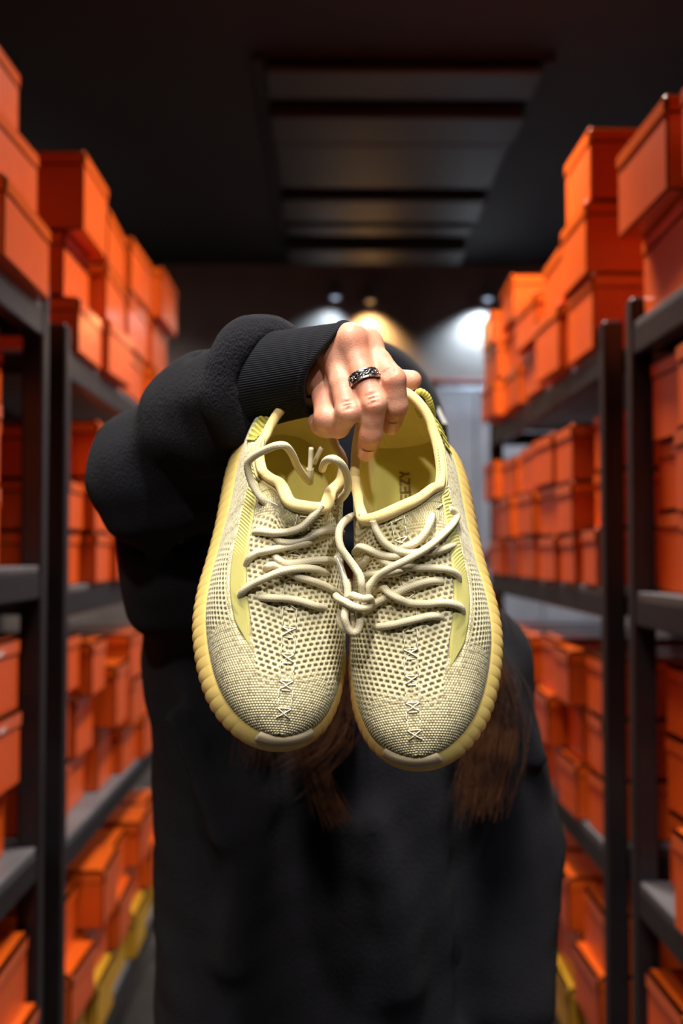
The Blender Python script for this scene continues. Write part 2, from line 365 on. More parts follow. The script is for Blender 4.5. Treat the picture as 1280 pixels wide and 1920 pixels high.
# stacks: side, rack, shelf, list of (y centre, width along the aisle, box heights bottom to top, how far each sticks out past the rack face)
STK = {
 ('left', 'far', 'top'): [(2.315, .235, (.115, .135, .165), (.02, -.01, .03)), (2.585, .25, (.125, .13, .13), (.035, .02, .02)), (2.90, .28, (.12, .14, .14), (.01, .02, .03)), (3.27, .30, (.13, .14, .15), (.03, .02, .05)), (3.52, .16, (.13, .12), (.0, -.02))],
 ('left', 'far', 'middle'): [(2.285, .15, (.115, .105, .11), (-.012, .0, -.03)), (2.475, .19, (.115, .12, .125), (.018, .02, .022)), (2.68, .20, (.11, .12, .12), (.03, .0, .02)), (2.91, .21, (.12, .12, .11), (.01, .02, .0)), (3.14, .21, (.12, .11, .12), (.02, .0, .01)), (3.38, .20, (.12, .12), (.0, .01))],
 ('left', 'far', 'lower'): [(2.29, .17, (.125, .155, .12), (-.03, -.03, -.01)), (2.48, .17, (.12, .135, .12), (-.04, -.02, .01)), (2.70, .19, (.15, .15), (-.02, .02)), (2.92, .20, (.12, .12, .12), (.0, .02, .02)), (3.14, .20, (.12, .12, .12), (.02, .01, .02)), (3.38, .21, (.12, .12), (.0, .01))],
 ('left', 'far', 'bottom'): [(2.312, .20, (.12, .11, .12), (.0, .02, -.02)), (2.535, .20, (.12, .12, .13), (.02, .0, .03)), (2.775, .21, (.11, .12, .12), (.0, .02, .0)), (3.00, .20, (.12, .12, .12), (.02, .0, .03)), (3.22, .20, (.12, .12, .12), (.0, .03, .01)), (3.46, .21, (.12, .12), (.02, .0))],
 ('left', 'near', 'top'): [(1.80, .30, (.13, .135, .15), (.03, .0, -.035)), (1.47, .30, (.13, .13), (.01, .0))],
 ('left', 'near', 'middle'): [(1.83, .19, (.13, .13, .125), (-.05, -.05, -.05)), (1.60, .20, (.13, .13, .12), (.015, .02, .01)), (1.37, .2, (.13, .13), (.0, .01))],
 ('left', 'near', 'lower'): [(1.82, .20, (.125, .13, .125), (-.035, -.01, -.015)), (1.58, .21, (.13, .13, .12), (-.02, .0, .01)), (1.34, .21, (.13, .12), (.0, .0))],
 ('left', 'near', 'bottom'): [(1.84, .21, (.12, .12, .12), (.0, .02, .0)), (1.60, .21, (.12, .12, .12), (.02, .0, .01)), (1.36, .21, (.12, .12, .12), (.0, .01, .0))],
 ('right', 'far', 'top'): [(2.27, .22, (.155, .15, .15), (.02, .03, .02)), (2.52, .24, (.15, .14), (.04, .02)), (2.79, .25, (.125, .115), (.02, .04)), (3.07, .23, (.115, .125, .12), (.03, .02, .04)), (3.33, .22, (.11, .11, .10), (.06, .05, .06))],
 ('right', 'far', 'middle'): [(2.235, .14, (.12, .12, .12), (.01, -.02, -.02)), (2.42, .17, (.11, .115, .125), (.015, .02, .02)), (2.62, .20, (.11, .12, .12), (.02, .015, .03)), (2.87, .22, (.115, .115, .12), (.02, .03, .02)), (3.12, .20, (.11, .12, .11), (.02, .04, .03)), (3.37, .22, (.11, .12, .12), (.03, .02, .05))],
 ('right', 'far', 'lower'): [(2.235, .14, (.12, .12, .12), (.0, .0, .0)), (2.42, .17, (.12, .12, .12), (.02, .0, .03)), (2.61, .18, (.12, .12, .13), (.0, .04, .02)), (2.83, .19, (.12, .12, .12), (.02, .02, .04)), (3.07, .20, (.12, .12, .12), (.0, .02, .03)), (3.32, .21, (.12, .12, .12), (.02, .0, .02))],
 ('right', 'far', 'bottom'): [(2.26, .20, (.12, .12, .12), (.0, .02, .0)), (2.50, .20, (.12, .12, .12), (.02, .0, .02)), (2.74, .20, (.12, .12, .12), (.0, .0, .02)), (2.98, .20, (.12, .12), (.02, .0)), (3.22, .20, (.12, .12), (.0, .0))],
 ('right', 'near', 'top'): [(1.76, .27, (.145, .15), (-.005, .035)), (1.44, .29, (.14, .14), (.0, .02))],
 ('right', 'near', 'middle'): [(1.79, .20, (.14, .12, .14), (-.03, -.03, -.02)), (1.555, .20, (.13, .13, .13), (.01, .02, .015)), (1.33, .20, (.13, .13), (.0, .01))],
 ('right', 'near', 'lower'): [(1.79, .20, (.13, .13, .12), (-.04, -.04, -.04)), (1.56, .22, (.15,), (.02,)), (1.32, .22, (.13, .13), (-.05, -.05))],
 ('right', 'near', 'bottom'): [(1.79, .20, (.12, .12, .12), (.0, .02, .0)), (1.57, .20, (.12, .12), (.02, .0)), (1.33, .20, (.12, .12), (.0, .0))],
}
COLN = ['first', 'second', 'third', 'fourth', 'fifth', 'sixth', 'seventh']
for (sd, nf, lv), stacks in STK.items():
    side = -1 if sd == 'left' else 1; xf = XFL if sd == 'left' else XFR; z0 = ZL[lv]+(.045 if (sd, nf) == ('left', 'near') else 0)
    order = sorted(range(len(stacks)), key=lambda i: stacks[i][0], reverse=(nf == 'near'))
    for si, (yc, w, hs, out) in enumerate(stacks):
        z = z0+.0005; ci = order.index(si)
        for k, (hh, ou) in enumerate(zip(hs, out)):
            L = .33; W = min(w, .34) - .012*rng.random()
            rz = math.radians(rng.uniform(-2.2, 2.2)); x = xf + side*(L/2 - ou + .012)
            yel = lv == 'bottom' and k == 0
            where = ('top' if k == len(hs)-1 and k else NRM[k+1])
            lab = f"{'yellow' if yel else 'orange'} shoe box, {where} of its stack, {COLN[ci]} stack {'beyond' if nf == 'far' else 'before'} the {sd} rack gap, {lv} shelf"
            shoe_box((x, yc+rng.uniform(-.006, .006), z), rz, L, W, hh, lab, f"shoe boxes on the {sd} {nf} rack",
                     ('ybox', 'ybox') if yel else ('box', 'lid'), mark=(1 if side < 0 else -1) if (sd, nf, lv) == ('left', 'near', 'lower') else False)
            z += hh+.0006

# ================================================================== the pair of sneakers
# ---- shoe shape (metres; toe at y=0, heel at y=.292, +x = outer side, z up from the ground)
SOLE_PTS = np.array([(-.005,0),(.012,.003),(.028,.015),(.0415,.036),(.0510,.066),(.0560,.100),(.0550,.130),(.0505,.160),
 (.0465,.190),(.0440,.220),(.0410,.250),(.0340,.274),(.0185,.289),(0,.292),(-.0185,.289),(-.0340,.275),(-.0405,.250),
 (-.0425,.220),(-.0435,.190),(-.0455,.160),(-.0485,.130),(-.0510,.100),(-.0515,.074),(-.0475,.046),(-.0380,.022),(-.0225,.006)])
def loop_spline(P, n):
    P = np.asarray(P, float); m = len(P); t = np.linspace(0, m, n, endpoint=False); i = t.astype(int); f = (t-i)[:, None]
    a, b, c, d = P[(i-1) % m], P[i % m], P[(i+1) % m], P[(i+2) % m]
    return .5*((2*b)+(c-a)*f+(2*a-5*b+4*c-d)*f*f+(3*b-a-3*c+d)*f**3)
def resample_loop(P, n):
    Q = np.vstack([P, P[:1]]); s = np.r_[0, np.cumsum(np.linalg.norm(np.diff(Q, axis=0), axis=1))]
    u = np.linspace(0, s[-1], n, endpoint=False)
    return np.stack([np.interp(u, s, Q[:, k]) for k in range(Q.shape[1])], 1), s[-1]
def inset_loop(P, d):
    T = np.roll(P, -1, 0)-np.roll(P, 1, 0); T /= np.linalg.norm(T, axis=1)[:, None]+1e-12
    return P + np.stack([-T[:, 1], T[:, 0]], 1)*np.reshape(d, (-1, 1))
SOLE_LOOP, SOLE_LEN = resample_loop(loop_spline(SOLE_PTS, 2000), 1360)
def half_widths(d):
    """outline inset by d as two width functions of y (outer, inner)"""
    L = inset_loop(SOLE_LOOP, d); k0 = np.argmin(L[:, 1]); k1 = np.argmax(L[:, 1])
    R = np.roll(L, -k0, 0); j = (k1-k0) % len(L); A, B = R[:j+1], np.vstack([R[j:], R[:1]])[::-1]
    def mono(C):
        o = np.argsort(C[:, 1]); return C[o, 1], C[o, 0]
    return mono(A), mono(B), L[k0, 1], L[k1, 1]
UPL, UPM, UP_Y0, UP_Y1 = half_widths(.0058)
def smooth(a, b, x):
    t = np.clip((np.asarray(x, float)-a)/(b-a), 0, 1); return t*t*(3-2*t)
def spl(x, xs, ys):
    """smooth monotone-ish interpolation"""
    xs = np.asarray(xs, float); ys = np.asarray(ys, float)
    m = np.gradient(ys, xs); i = np.clip(np.searchsorted(xs, x)-1, 0, len(xs)-2); h = xs[i+1]-xs[i]; t = np.clip((x-xs[i])/h, 0, 1)
    return (2*t**3-3*t**2+1)*ys[i]+(t**3-2*t**2+t)*h*m[i]+(-2*t**3+3*t**2)*ys[i+1]+(t**3-t**2)*h*m[i+1]
def base_z(y): return spl(y, [0, .03, .08, .14, .20, .25, .292], [.034, .0285, .025, .027, .031, .034, .037])
def floor_z(y): return spl(y, [0, .02, .05, .10, .20, .27, .292], [.016, .009, .003, 0, 0, .001, .005])
def ridge_z(y): return spl(y, [0, .008, .02, .04, .06, .09, .12, .14, .16, .18, .20, .25, .292], [.034, .042, .051, .0595, .066, .0775, .0905, .100, .1105, .1185, .121, .1165, .112])
def collar_z(y): return spl(y, [.13, .158, .172, .19, .21, .235, .26, .275, .292], [.160, .1300, .1145, .0995, .0900, .0865, .0905, .0950, .0970])
EX_P = lambda y: spl(y, [0, .05, .12, .17, .22, .292], [2.3, 2.5, 2.4, 2.2, 2.1, 2.1])
def section(y, side, th):
    """surface point for outline position y, side (+1 outer, -1 inner), angle th 0 (sole) .. pi/2 (ridge)"""
    W = np.interp(y, *(UPL if side > 0 else UPM)); xc = .5*(np.interp(y, *UPL)+np.interp(y, *UPM))
    hw = np.abs(W-xc); zb = base_z(y); h = np.maximum(ridge_z(y)-zb, 0)
    p = EX_P(y); c = np.cos(th); s = np.sin(th)
    x = xc + side*hw*np.maximum(c, 0)**(2/p); z = zb + h*np.maximum(s, 0)**(2/2.05)
    return x, z
def theta_max(y):
    zb = base_z(y); r = np.clip((collar_z(y)-zb)/np.maximum(ridge_z(y)-zb, 1e-4), 0, 1)
    return np.where(y < .13, np.pi/2, np.arcsin(r**(2.05/2)))
SHOE_SCALE = np.array([1.05, .905, 1.0])
SHOE_POSE = {  # rotation vector (about right / up / toward-camera axes), pixel and distance of the shoe's middle
 'right': ((-.4342, -.1986, .0694), (767.7, 1071.2), .779), 'left': ((-.4743, .2343, -.0796), (539.1, 1038.8), .7846)}
def rotvec(r):
    a = float(np.linalg.norm(r)); k = np.asarray(r)/a; K = np.array([[0, -k[2], k[1]], [k[2], 0, -k[0]], [-k[1], k[0], 0]])
    return np.eye(3)+math.sin(a)*K+(1-math.cos(a))*K@K
C_CREAM, C_YEL, C_TAUPE, C_DARK = (np.array(lin(c)) for c in ((232, 222, 184), (226, 208, 134), (152, 134, 104), (84, 68, 48)))
M['knit'] = material('cream_knit', (.7, .6, .3), .85, spec=.2, attr=True, var=.06, var_scale=60, sheen=.15, bump=.00015, bump_scale=1800)
M['sole'] = material('translucent_yellow_rubber', lin((234, 202, 120)), .32, spec=.45, sss=.55, sss_r=(1, .75, .25), sss_scale=.010, var=.05, var_scale=25)
M['bumper'] = material('milky_toe_rubber', lin((204, 184, 150)), .45, spec=.3, sss=.4, sss_r=(1, .8, .6), sss_scale=.006, var=.04)
M['rim'] = material('cream_collar_jersey', lin((222, 196, 130)), .7, spec=.25, sheen=.2, var=.05, var_scale=40, bump=.0002, bump_scale=900)
M['lining'] = material('cream_lining_mesh', lin((222, 204, 138)), .8, spec=.2, var=.05, var_scale=40, bump=.0002, bump_scale=1200)
M['insole'] = material('olive_insole_foam', lin((198, 186, 98)), .8, spec=.2, var=.05, var_scale=50, bump=.0001, bump_scale=1500)
M['insole_print'] = material('dark_insole_print', lin((120, 98, 46)), .8, var=.15, var_scale=300)
M['stripe'] = material('sheer_green_yellow_stripe', (.6, .6, .1), .45, spec=.35, attr=True, var=.05, var_scale=40, sss=.25, sss_r=(1, 1, .3), sss_scale=.003)
M['lace'] = material('beige_braided_lace', (.6, .55, .4), .75, spec=.25, attr=True, var=.05, var_scale=60)
M['aglet'] = material('clear_lace_tip', lin((226, 220, 196)), .18, spec=.6, coat=.5, var=.03)
M['thread'] = material('white_seam_thread', lin((236, 228, 200)), .6, spec=.3, var=.05, var_scale=200)
M['cord'] = material('yellow_green_cord', lin((196, 188, 84)), .6, spec=.3, attr=True, var=.08, var_scale=100)

def hashn(a, b):
    v = np.sin(a*127.1+b*311.7)*43758.5453; return v-np.floor(v)
def knit(u, v, zone):
    """height (m) and colour of the knitted yarn at cloth coordinates u (across), v (along); zone 0 fine .. 1 coarse"""
    # fine stockinette: staggered beads 2.1 x 1.8 mm
    p, q = .0021, .0018; r = np.floor(v/q); cu = u/p+.5*(r % 2); c = np.floor(cu); fu, fv = cu-c-.5, v/q-r-.5
    d = (2*fu)**2+(2*fv)**2; hf = .00050*np.clip(1-d*.85, 0, 1); rnd = hashn(c, r)[..., None]
    mixc = np.clip((d-.55)/.45, 0, 1)[..., None]
    colf = (C_CREAM*(1-.45*rnd)+C_YEL*.45*rnd)*(1-mixc)+np.where(rnd > .5, C_TAUPE*.72, C_TAUPE*.55+C_YEL*.18)*mixc
    colf = np.where(rnd > .84, colf*.45+C_TAUPE*.5, colf)
    # coarse weave: raised cream bars with sunk taupe dashes, 4.9 x 3.3 mm, rows slanting
    us, vs = u*.95+v*.30, v*.95-u*.30
    p, q = .0050, .0034; r = np.floor(vs/q); cu = us/p+.5*(r % 2); c = np.floor(cu); fu, fv = cu-c-.5, vs/q-r-.5
    dash = (1-smooth(.26, .34, np.abs(fu)))*(1-smooth(.16, .26, np.abs(fv-.06))); wall = smooth(.36, .42, np.abs(fu))*(1-smooth(.40, .46, np.abs(fu)))
    sub = .5+.5*np.cos(u/.0011*2*np.pi)*np.cos(v/.0010*2*np.pi)
    hc = .00030*(1-dash)+.00018*sub*(1-dash)-.00060*dash+.00016*wall
    rnd = hashn(c+7, r)[..., None]
    colc = (C_CREAM*(.55+.45*sub[..., None])+C_YEL*(.45-.45*sub[..., None]))*(1-.10*rnd)
    colc = colc*(1-dash[..., None])+(C_TAUPE*.80)*dash[..., None]; edge = smooth(.27, .33, fv)*(1-smooth(.33, .45, fv))*(1-smooth(.3, .36, np.abs(fu)))
    colc = colc*(1-.75*edge[..., None])+C_DARK*.75*edge[..., None]; hc = hc-.0004*edge
    z = zone[..., None]
    return hf*(1-zone)+hc*zone, colf*(1-z)+colc*z
# stripe band on the outer side, as sole-to-ridge angle limits along y
def stripe_lim(y):
    lo = spl(y, [.062, .09, .12, .16, .20, .24, .27], [.96, .80, .68, .62, .60, .58, .56])
    hi = spl(y, [.062, .09, .12, .16, .20, .24, .27], [1.16, 1.08, .98, .88, .80, .74, .70])
    return lo, hi
def tongue_bulge(key, x, y, z):
    """folded tongue edge pushed toward the toe (different on the two shoes)"""
    g = smooth(.128, .172, y)*(1-smooth(.178, .20, y))
    if key == 'left':
        hq = smooth(.215, .265, y)*smooth(.055, .085, z); z = z-.013*hq; y = y-.014*hq; x = x*(1-.10*hq)
        s = (1-smooth(.011, .018, np.abs(x-.001)))*.019-smooth(.015, .024, np.abs(x))*.004
        dz = (1-smooth(.012, .020, np.abs(x-.001)))*.006-smooth(.014, .022, np.abs(x-.001))*.004
    else:
        s = np.clip(.003-.50*x, -.011, .016)*(1-smooth(.030, .042, np.abs(x)))
        dz = (1-smooth(.010, .026, np.abs(x+.006)))*.004
    return x, y-g*s, z+g*dz

def build_shoe(key, label):
    mir = -1 if key == 'left' else 1
    rv, (px, py), dd = SHOE_POSE[key]
    R = np.stack([RT, UP, -FW], 1)@rotvec(rv); org = at(px, py, dd)-R@(np.array([0, .15, .05])*SHOE_SCALE)
    root = empty('sneaker'); root.matrix_world = Matrix([[*R[0], org[0]], [*R[1], org[1]], [*R[2], org[2]], [0, 0, 0, 1]])
    tag(root, label, 'shoe', 'pair of pale yellow sneakers')
    SCL = SHOE_SCALE*np.array([mir, 1, 1])
    def fin(V): return np.asarray(V)*SCL
    def quads(ni, nj, flip):
        i = np.arange(ni-1)[:, None]; j = np.arange(nj-1)[None]
        q = np.stack(np.broadcast_arrays(i*nj+j, (i+1)*nj+j, (i+1)*nj+j+1, i*nj+j+1), -1).reshape(-1, 4)
        return q[:, ::-1] if flip else q
    # ---------------- upper: two knitted halves meeting at the centre seam
    NI, NJ = 560, 190
    u = np.linspace(0, 1, NI); y1 = UP_Y0+(UP_Y1-UP_Y0)*(u-.86*np.sin(2*np.pi*u)/(2*np.pi)); y1 = np.clip(y1, UP_Y0+1e-5, UP_Y1-1e-5)
    b = np.r_[0, np.cumsum(np.hypot(np.diff(y1)*SHOE_SCALE[1], np.diff(ridge_z(np.minimum(y1, .18)))))]
    Vs, Fs, Cs, off = [], [], [], 0
    surf = {}
    for side in (1, -1):
        th = theta_max(y1)[:, None]*np.linspace(0, 1, NJ)[None]**.92; Y = np.repeat(y1[:, None], NJ, 1)
        x, z = section(Y, side, th); x, Yb, z = tongue_bulge(key, x, Y, z)
        P = np.stack([x, Yb, z], -1)*SHOE_SCALE
        arc = np.concatenate([np.zeros((NI, 1)), np.cumsum(np.linalg.norm(np.diff(P, axis=1), axis=2), axis=1)], 1)
        dy = np.gradient(P, axis=0); dt = np.gradient(P, axis=1); N = np.cross(dy, dt)*side; N /= np.linalg.norm(N, axis=2)[..., None]+1e-12
        # from the ridge, cloth runs out sideways
        across = arc[:, -1:]-arc if False else np.where(Y < .165, arc[:, -1:]-arc, .075-arc)
        along = np.repeat(b[:, None], NJ, 1)
        nz = .5+.5*np.sin(along*210+across*90)*np.sin(across*170-along*60)
        if side < 0: zone = smooth(.040, .062, Y+.012*nz-.25*np.maximum(0, .012-arc)-.10*np.maximum(0, across-.03))*(1-smooth(.225, .235, Y))*smooth(.003, .009, arc)
        else:
            lo, hi = stripe_lim(np.clip(Y, .062, .27))
            inner = smooth(.036, .058, Y+.010*nz)*(1-smooth(.148, .158, Y))*smooth(hi-.02, hi+.03, th)
            outer = smooth(.080, .100, Y+.012*nz)*(1-smooth(.138, .155, Y))*(1-smooth(lo-.10, lo-.04, th))*smooth(.002, .005, arc)
            zone = np.maximum(inner, outer*.9)
        h, c = knit(across+.1*(side < 0), along, zone)
        if side > 0:     # sunk channel where the sheer stripe lies
            ins = smooth(.064, .072, Y)*(1-smooth(.262, .268, Y))*smooth(lo-.02, lo+.01, th)*(1-smooth(hi-.01, hi+.02, th)); h = h*(1-ins)-.0009*ins
        tw = smooth(.150, .158, Y)[..., None]*(across < .020)[..., None]*.35     # greener tongue yarn
        c = c*(1-tw)+(np.array(lin((186, 170, 92)))*(.75+.25*h[..., None]/.0004))*tw
        edge = smooth(0, .0015, arc); h = h*edge*smooth(0, .02, (1-np.abs(2*u-1)))[:, None]
        seam = smooth(.0, .0016, across); h = h-(1-seam)*.0005*(Y < .16)
        P = P+N*h[..., None]; surf[side] = (P, N, arc, across, Y, th)
        Vs.append((P*[mir, 1, 1]).reshape(-1, 3)); Cs.append(c.reshape(-1, 3)); Fs.append(quads(NI, NJ, (side < 0) ^ (mir < 0))+off); off += NI*NJ
    upper = new_mesh('knit_upper', np.vstack(Vs), np.vstack(Fs), M['knit'], root, True, np.vstack(Cs))
    # ---------------- padded collar rim along the opening
    k = np.where(theta_max(y1) < np.pi/2-.02)[0]
    A, B = surf[1][0][k, -1], surf[-1][0][k, -1]
    rim = np.vstack([A[::-1], B]) if False else np.vstack([B[::-1], A])      # heel -> inner side -> tongue -> outer side -> heel
    rim, rl = resample_loop(rim, 260); ker = np.array([1, 2, 3, 2, 1])/9
    for _ in range(4): rim = sum(np.roll(rim, s-2, 0)*ker[s] for s in range(5))
    rr = .0036+.0008*smooth(.185, .165, rim[:, 1]/SHOE_SCALE[1])
    V, Fq = sweep(rim, rr, 18, False, True); new_mesh('collar_rim', V*[mir, 1, 1], Fq if mir > 0 else Fq[:, ::-1], M['rim'], root)
    nrm = np.array([0, -.35, -1.0]); fl = rim+np.array([0, -.002, 0])-0.0; cen = rim.mean(0)
    outw = (rim-cen); outw[:, 2] = 0; outw /= np.linalg.norm(outw, axis=1)[:, None]
    V, Fq = sweep(rim+outw*.0030+np.array([0, 0, -.0052]), .0013, 8, False, True); new_mesh('rim_piping', V*[mir, 1, 1], Fq if mir > 0 else Fq[:, ::-1], M['rim'], root)
    # ---------------- lining: from the rim down to the insole
    NL = 26; kk = np.linspace(0, 1, NL)[:, None, None]
    inw = -outw; bot = rim.copy()
    il = np.array([np.interp(np.clip(rim[:, 1]/SHOE_SCALE[1], .03, .278), *UPL), np.interp(np.clip(rim[:, 1]/SHOE_SCALE[1], .03, .278), *UPM)])
    xin = np.clip(rim[:, 0]/SHOE_SCALE[0]*1.25, il[1]+.010, il[0]-.010)
    bot = np.stack([xin*SHOE_SCALE[0], np.clip(rim[:, 1]-.045*smooth(.20, .16, rim[:, 1]/SHOE_SCALE[1]), .02, .272*SHOE_SCALE[1]), .0335+0*xin], 1)
    midp = .5*(rim+bot)+outw*.004; top = rim+inw*.0022
    G = top[None]*(1-kk)**2+2*midp[None]*kk*(1-kk)+bot[None]*kk**2
    n = len(rim); i = np.arange(NL-1)[:, None]; j = np.arange(n)[None]; Q = np.stack(np.broadcast_arrays(i*n+j, i*n+(j+1) % n, (i+1)*n+(j+1) % n, (i+1)*n+j), -1).reshape(-1, 4)
    new_mesh('lining', (G*[mir, 1, 1]).reshape(-1, 3), Q if mir < 0 else Q[:, ::-1], M['lining'], root)
    # ---------------- insole board
    IL = inset_loop(SOLE_LOOP, .0135)[::8]; IL = np.c_[IL, .0325+0*IL[:, 0]]; cI = np.array([[0, .15, .0325]])
    rings = [cI+(IL-cI)*f for f in (1, .93, .6, .25)]; rings[0] = rings[0]+[0, 0, .004]; n = len(IL)
    V = np.vstack(rings+[cI]); Fi = []
    for a_ in range(3): Fi += [(a_*n+q, a_*n+(q+1) % n, (a_+1)*n+(q+1) % n, (a_+1)*n+q) for q in range(n)]
    Fi += [(3*n+q, 3*n+(q+1) % n, 4*n) for q in range(n)]
    ins = new_mesh('insole', fin(V), Fi if mir > 0 else [f[::-1] for f in Fi], M['insole'], root)
    # printed word on the insole, reading from toe side to heel side
    glyph = {'Y': [((0, 1), (.5, .5)), ((1, 1), (.5, .5)), ((.5, .5), (.5, 0))], 'E': [((0, 0), (0, 1)), ((0, 1), (1, 1)), ((0, .5), (.85, .5)), ((0, 0), (1, 0))], 'Z': [((0, 1), (1, 1)), ((1, 1), (0, 0)), ((0, 0), (1, 0))]}
    mb = MB(); hgt, wid, sp = .0064, .0048, .0072
    for ci, ch in enumerate('YEEZY'):
        for (ax, ay), (bx, by) in glyph[ch]:
            # text runs along +y (toward the heel), letter tops toward the camera's left (inner side on the right shoe)
            p0 = np.array([-(ay-.5)*hgt*mir, (ci-2)*sp+(ax-.5)*wid, 0]); p1 = np.array([-(by-.5)*hgt*mir, (ci-2)*sp+(bx-.5)*wid, 0]); d_ = p1-p0; d_ /= np.linalg.norm(d_); w_ = np.array([-d_[1], d_[0], 0])*.0008
            o_ = np.array([-.002, .232, .0331]); q0, q1 = p0-d_*.0005+o_, p1+d_*.0005+o_; e_ = np.array([0, 0, .0002])
            mb.add([q0-w_, q0+w_, q1+w_, q1-w_, q0-w_+e_, q0+w_+e_, q1+w_+e_, q1-w_+e_], [(0, 1, 2, 3), (7, 6, 5, 4), (0, 4, 5, 1), (1, 5, 6, 2), (2, 6, 7, 3), (3, 7, 4, 0)])
    if key == 'right': o_ = MB(); o_.v = [tuple(p) for p in fin(np.array(mb.v))]; o_.f = mb.f; o_.build('insole_print', M['insole_print'], ins)
    # ---------------- sole: ribbed wall around, flat tread below
    n = len(SOLE_LOOP); s_al = np.arange(n)/n*SOLE_LEN; yy = SOLE_LOOP[:, 1]
    toe_w = np.minimum(s_al, SOLE_LEN-s_al); ribw = smooth(.022, .036, toe_w); pitch = SOLE_LEN/78
    ph = (s_al/pitch) % 1; rib = np.abs(np.sin(np.pi*ph))**.42            # rounded ribs with sharp grooves
    prof = [(-.0165, -.006, 0), (-.006, -.0055, .0), (0, -.001, 1.1), (.0012, .10, 1.25), (.0012, .22, 1), (.0008, .36, .62), (-.0002, .52, .42), (-.0016, .68, .32), (-.0034, .84, .25), (-.0050, .955, .1), (-.0062, 1.0, 0), (-.0095, 1.02, 0)]
    zb_, zf_ = base_z(yy)+.0012, floor_z(yy); rows = []
    for d_, hz, rw in prof:
        Q2 = inset_loop(SOLE_LOOP, -(d_-.0012*rw*ribw*(1-rib))); rows.append(np.c_[Q2, zf_+np.where(hz < 0, 0, hz)*(zb_-zf_)+(hz if hz < 0 else 0)*.15])
    m_ = len(rows); V = np.vstack(rows); i = np.arange(m_-1)[:, None]; j = np.arange(n)[None]
    Q = np.stack(np.broadcast_arrays(i*n+j, i*n+(j+1) % n, (i+1)*n+(j+1) % n, (i+1)*n+j), -1).reshape(-1, 4)
    cb = np.array([[0, .15, -.001]]); V = np.vstack([V, cb]); tri = [(q, m_*n, (q+1) % n) for q in range(n)]
    Fa = Q.tolist()+tri
    new_mesh('ribbed_sole', fin(V), Fa if mir > 0 else [f[::-1] for f in Fa], M['sole'], root)
    # tread lugs showing as a scalloped edge below the wall
    # toe bumper patch
    sel = np.r_[np.arange(n-56, n), np.arange(0, 40)]; tt = np.linspace(-1, 1, len(sel)); fade = np.clip((1-np.abs(tt))*9, 0, 1)**.5
    L0 = SOLE_LOOP[sel]; T_ = np.gradient(L0, axis=0); T_ /= np.linalg.norm(T_, axis=1)[:, None]; No = np.stack([T_[:, 1], -T_[:, 0]], 1)
    R2 = []
    for d_, hz in [(-.0074, 1.06), (-.0056, 1.15), (-.0036, 1.12), (-.0020, .99), (-.0008, .84), (.0000, .70), (-.0004, .64)]:
        yv = L0[:, 1]; zz = floor_z(yv)+(.66+(hz-.66)*fade)*(base_z(yv)-floor_z(yv)); R2.append(np.c_[L0+No*(d_-.004*(1-fade))[:, None], zz])
    nn = len(sel); V = np.vstack(R2); Q = quads(len(R2), nn, mir > 0)
    new_mesh('toe_bumper', fin(V), Q, M['bumper'], root)
    # ---------------- sheer stripe on the outer side
    Ys = np.linspace(.060, .268, 420); lo, hi = stripe_lim(Ys); fade = smooth(.060, .085, Ys); mid = .30*lo+.70*hi
    lo2, hi2 = mid+(lo-mid)*(.08+.92*fade), mid+(hi-mid)*(.08+.92*fade)
    NS = 34; th = lo2[:, None]+(hi2-lo2)[:, None]*np.linspace(0, 1, NS)[None]; Y = np.repeat(Ys[:, None], NS, 1)
    x, z = section(Y, 1, th); P = np.stack(tongue_bulge(key, x, Y, z), -1)*SHOE_SCALE
    N = np.cross(np.gradient(P, axis=0), np.gradient(P, axis=1)); N /= np.linalg.norm(N, axis=2)[..., None]
    w = np.cumsum(np.r_[0, np.linalg.norm(np.diff(P[:, NS//2], axis=0), axis=1)])[:, None]+0*th; a_ = (th-lo2[:, None])*.055
    diag = np.abs(np.sin((w+a_*.9)/.0024*np.pi))
    dots = .5+.5*np.cos(w/.0016*2*np.pi)*np.cos(a_/.0014*2*np.pi); heel = smooth(.125, .15, Y)
    hgt = heel*diag*.0006+(1-heel)*dots*.0003; edge = smooth(0, .12, np.linspace(0, 1, NS))*(1-smooth(.88, 1, np.linspace(0, 1, NS)))
    P = P+N*(hgt*edge-.0004+.0006*edge)[..., None]
    g1, g2, g3 = (np.array(lin(c)) for c in ((222, 212, 138), (178, 168, 88), (150, 150, 78)))
    bl = smooth(.62, .8, .5+.5*np.sin(w*330+a_*300)*np.sin(a_*420+w*130))*(1-heel)*smooth(.125, .075, Y)*.45
    cc = g1*(heel*diag+(1-heel)*dots)[..., None]+g2*(1-(heel*diag+(1-heel)*dots))[..., None]; cc = cc*(1-bl[..., None])+g3*.6*bl[..., None]
    new_mesh('side_stripe', (P*[mir, 1, 1]).reshape(-1, 3), quads(len(Ys), NS, mir < 0), M['stripe'], root, True, cc.reshape(-1, 3))
    # ---------------- zigzag seam thread down the middle
    P1, N1 = surf[1][0], surf[1][1]; mb = MB(); ys_ = np.arange(.016, .168, .0062)
    def sp_(y_, xo):
        side = 1 if xo >= 0 else -1; P_, N_, arc_, ac_, Y_, _ = surf[side]; i_ = int(np.argmin(np.abs(y1-y_))); j_ = int(np.argmin(np.abs(ac_[i_]-abs(xo)))); return P_[i_, j_]+N_[i_, j_]*.0007
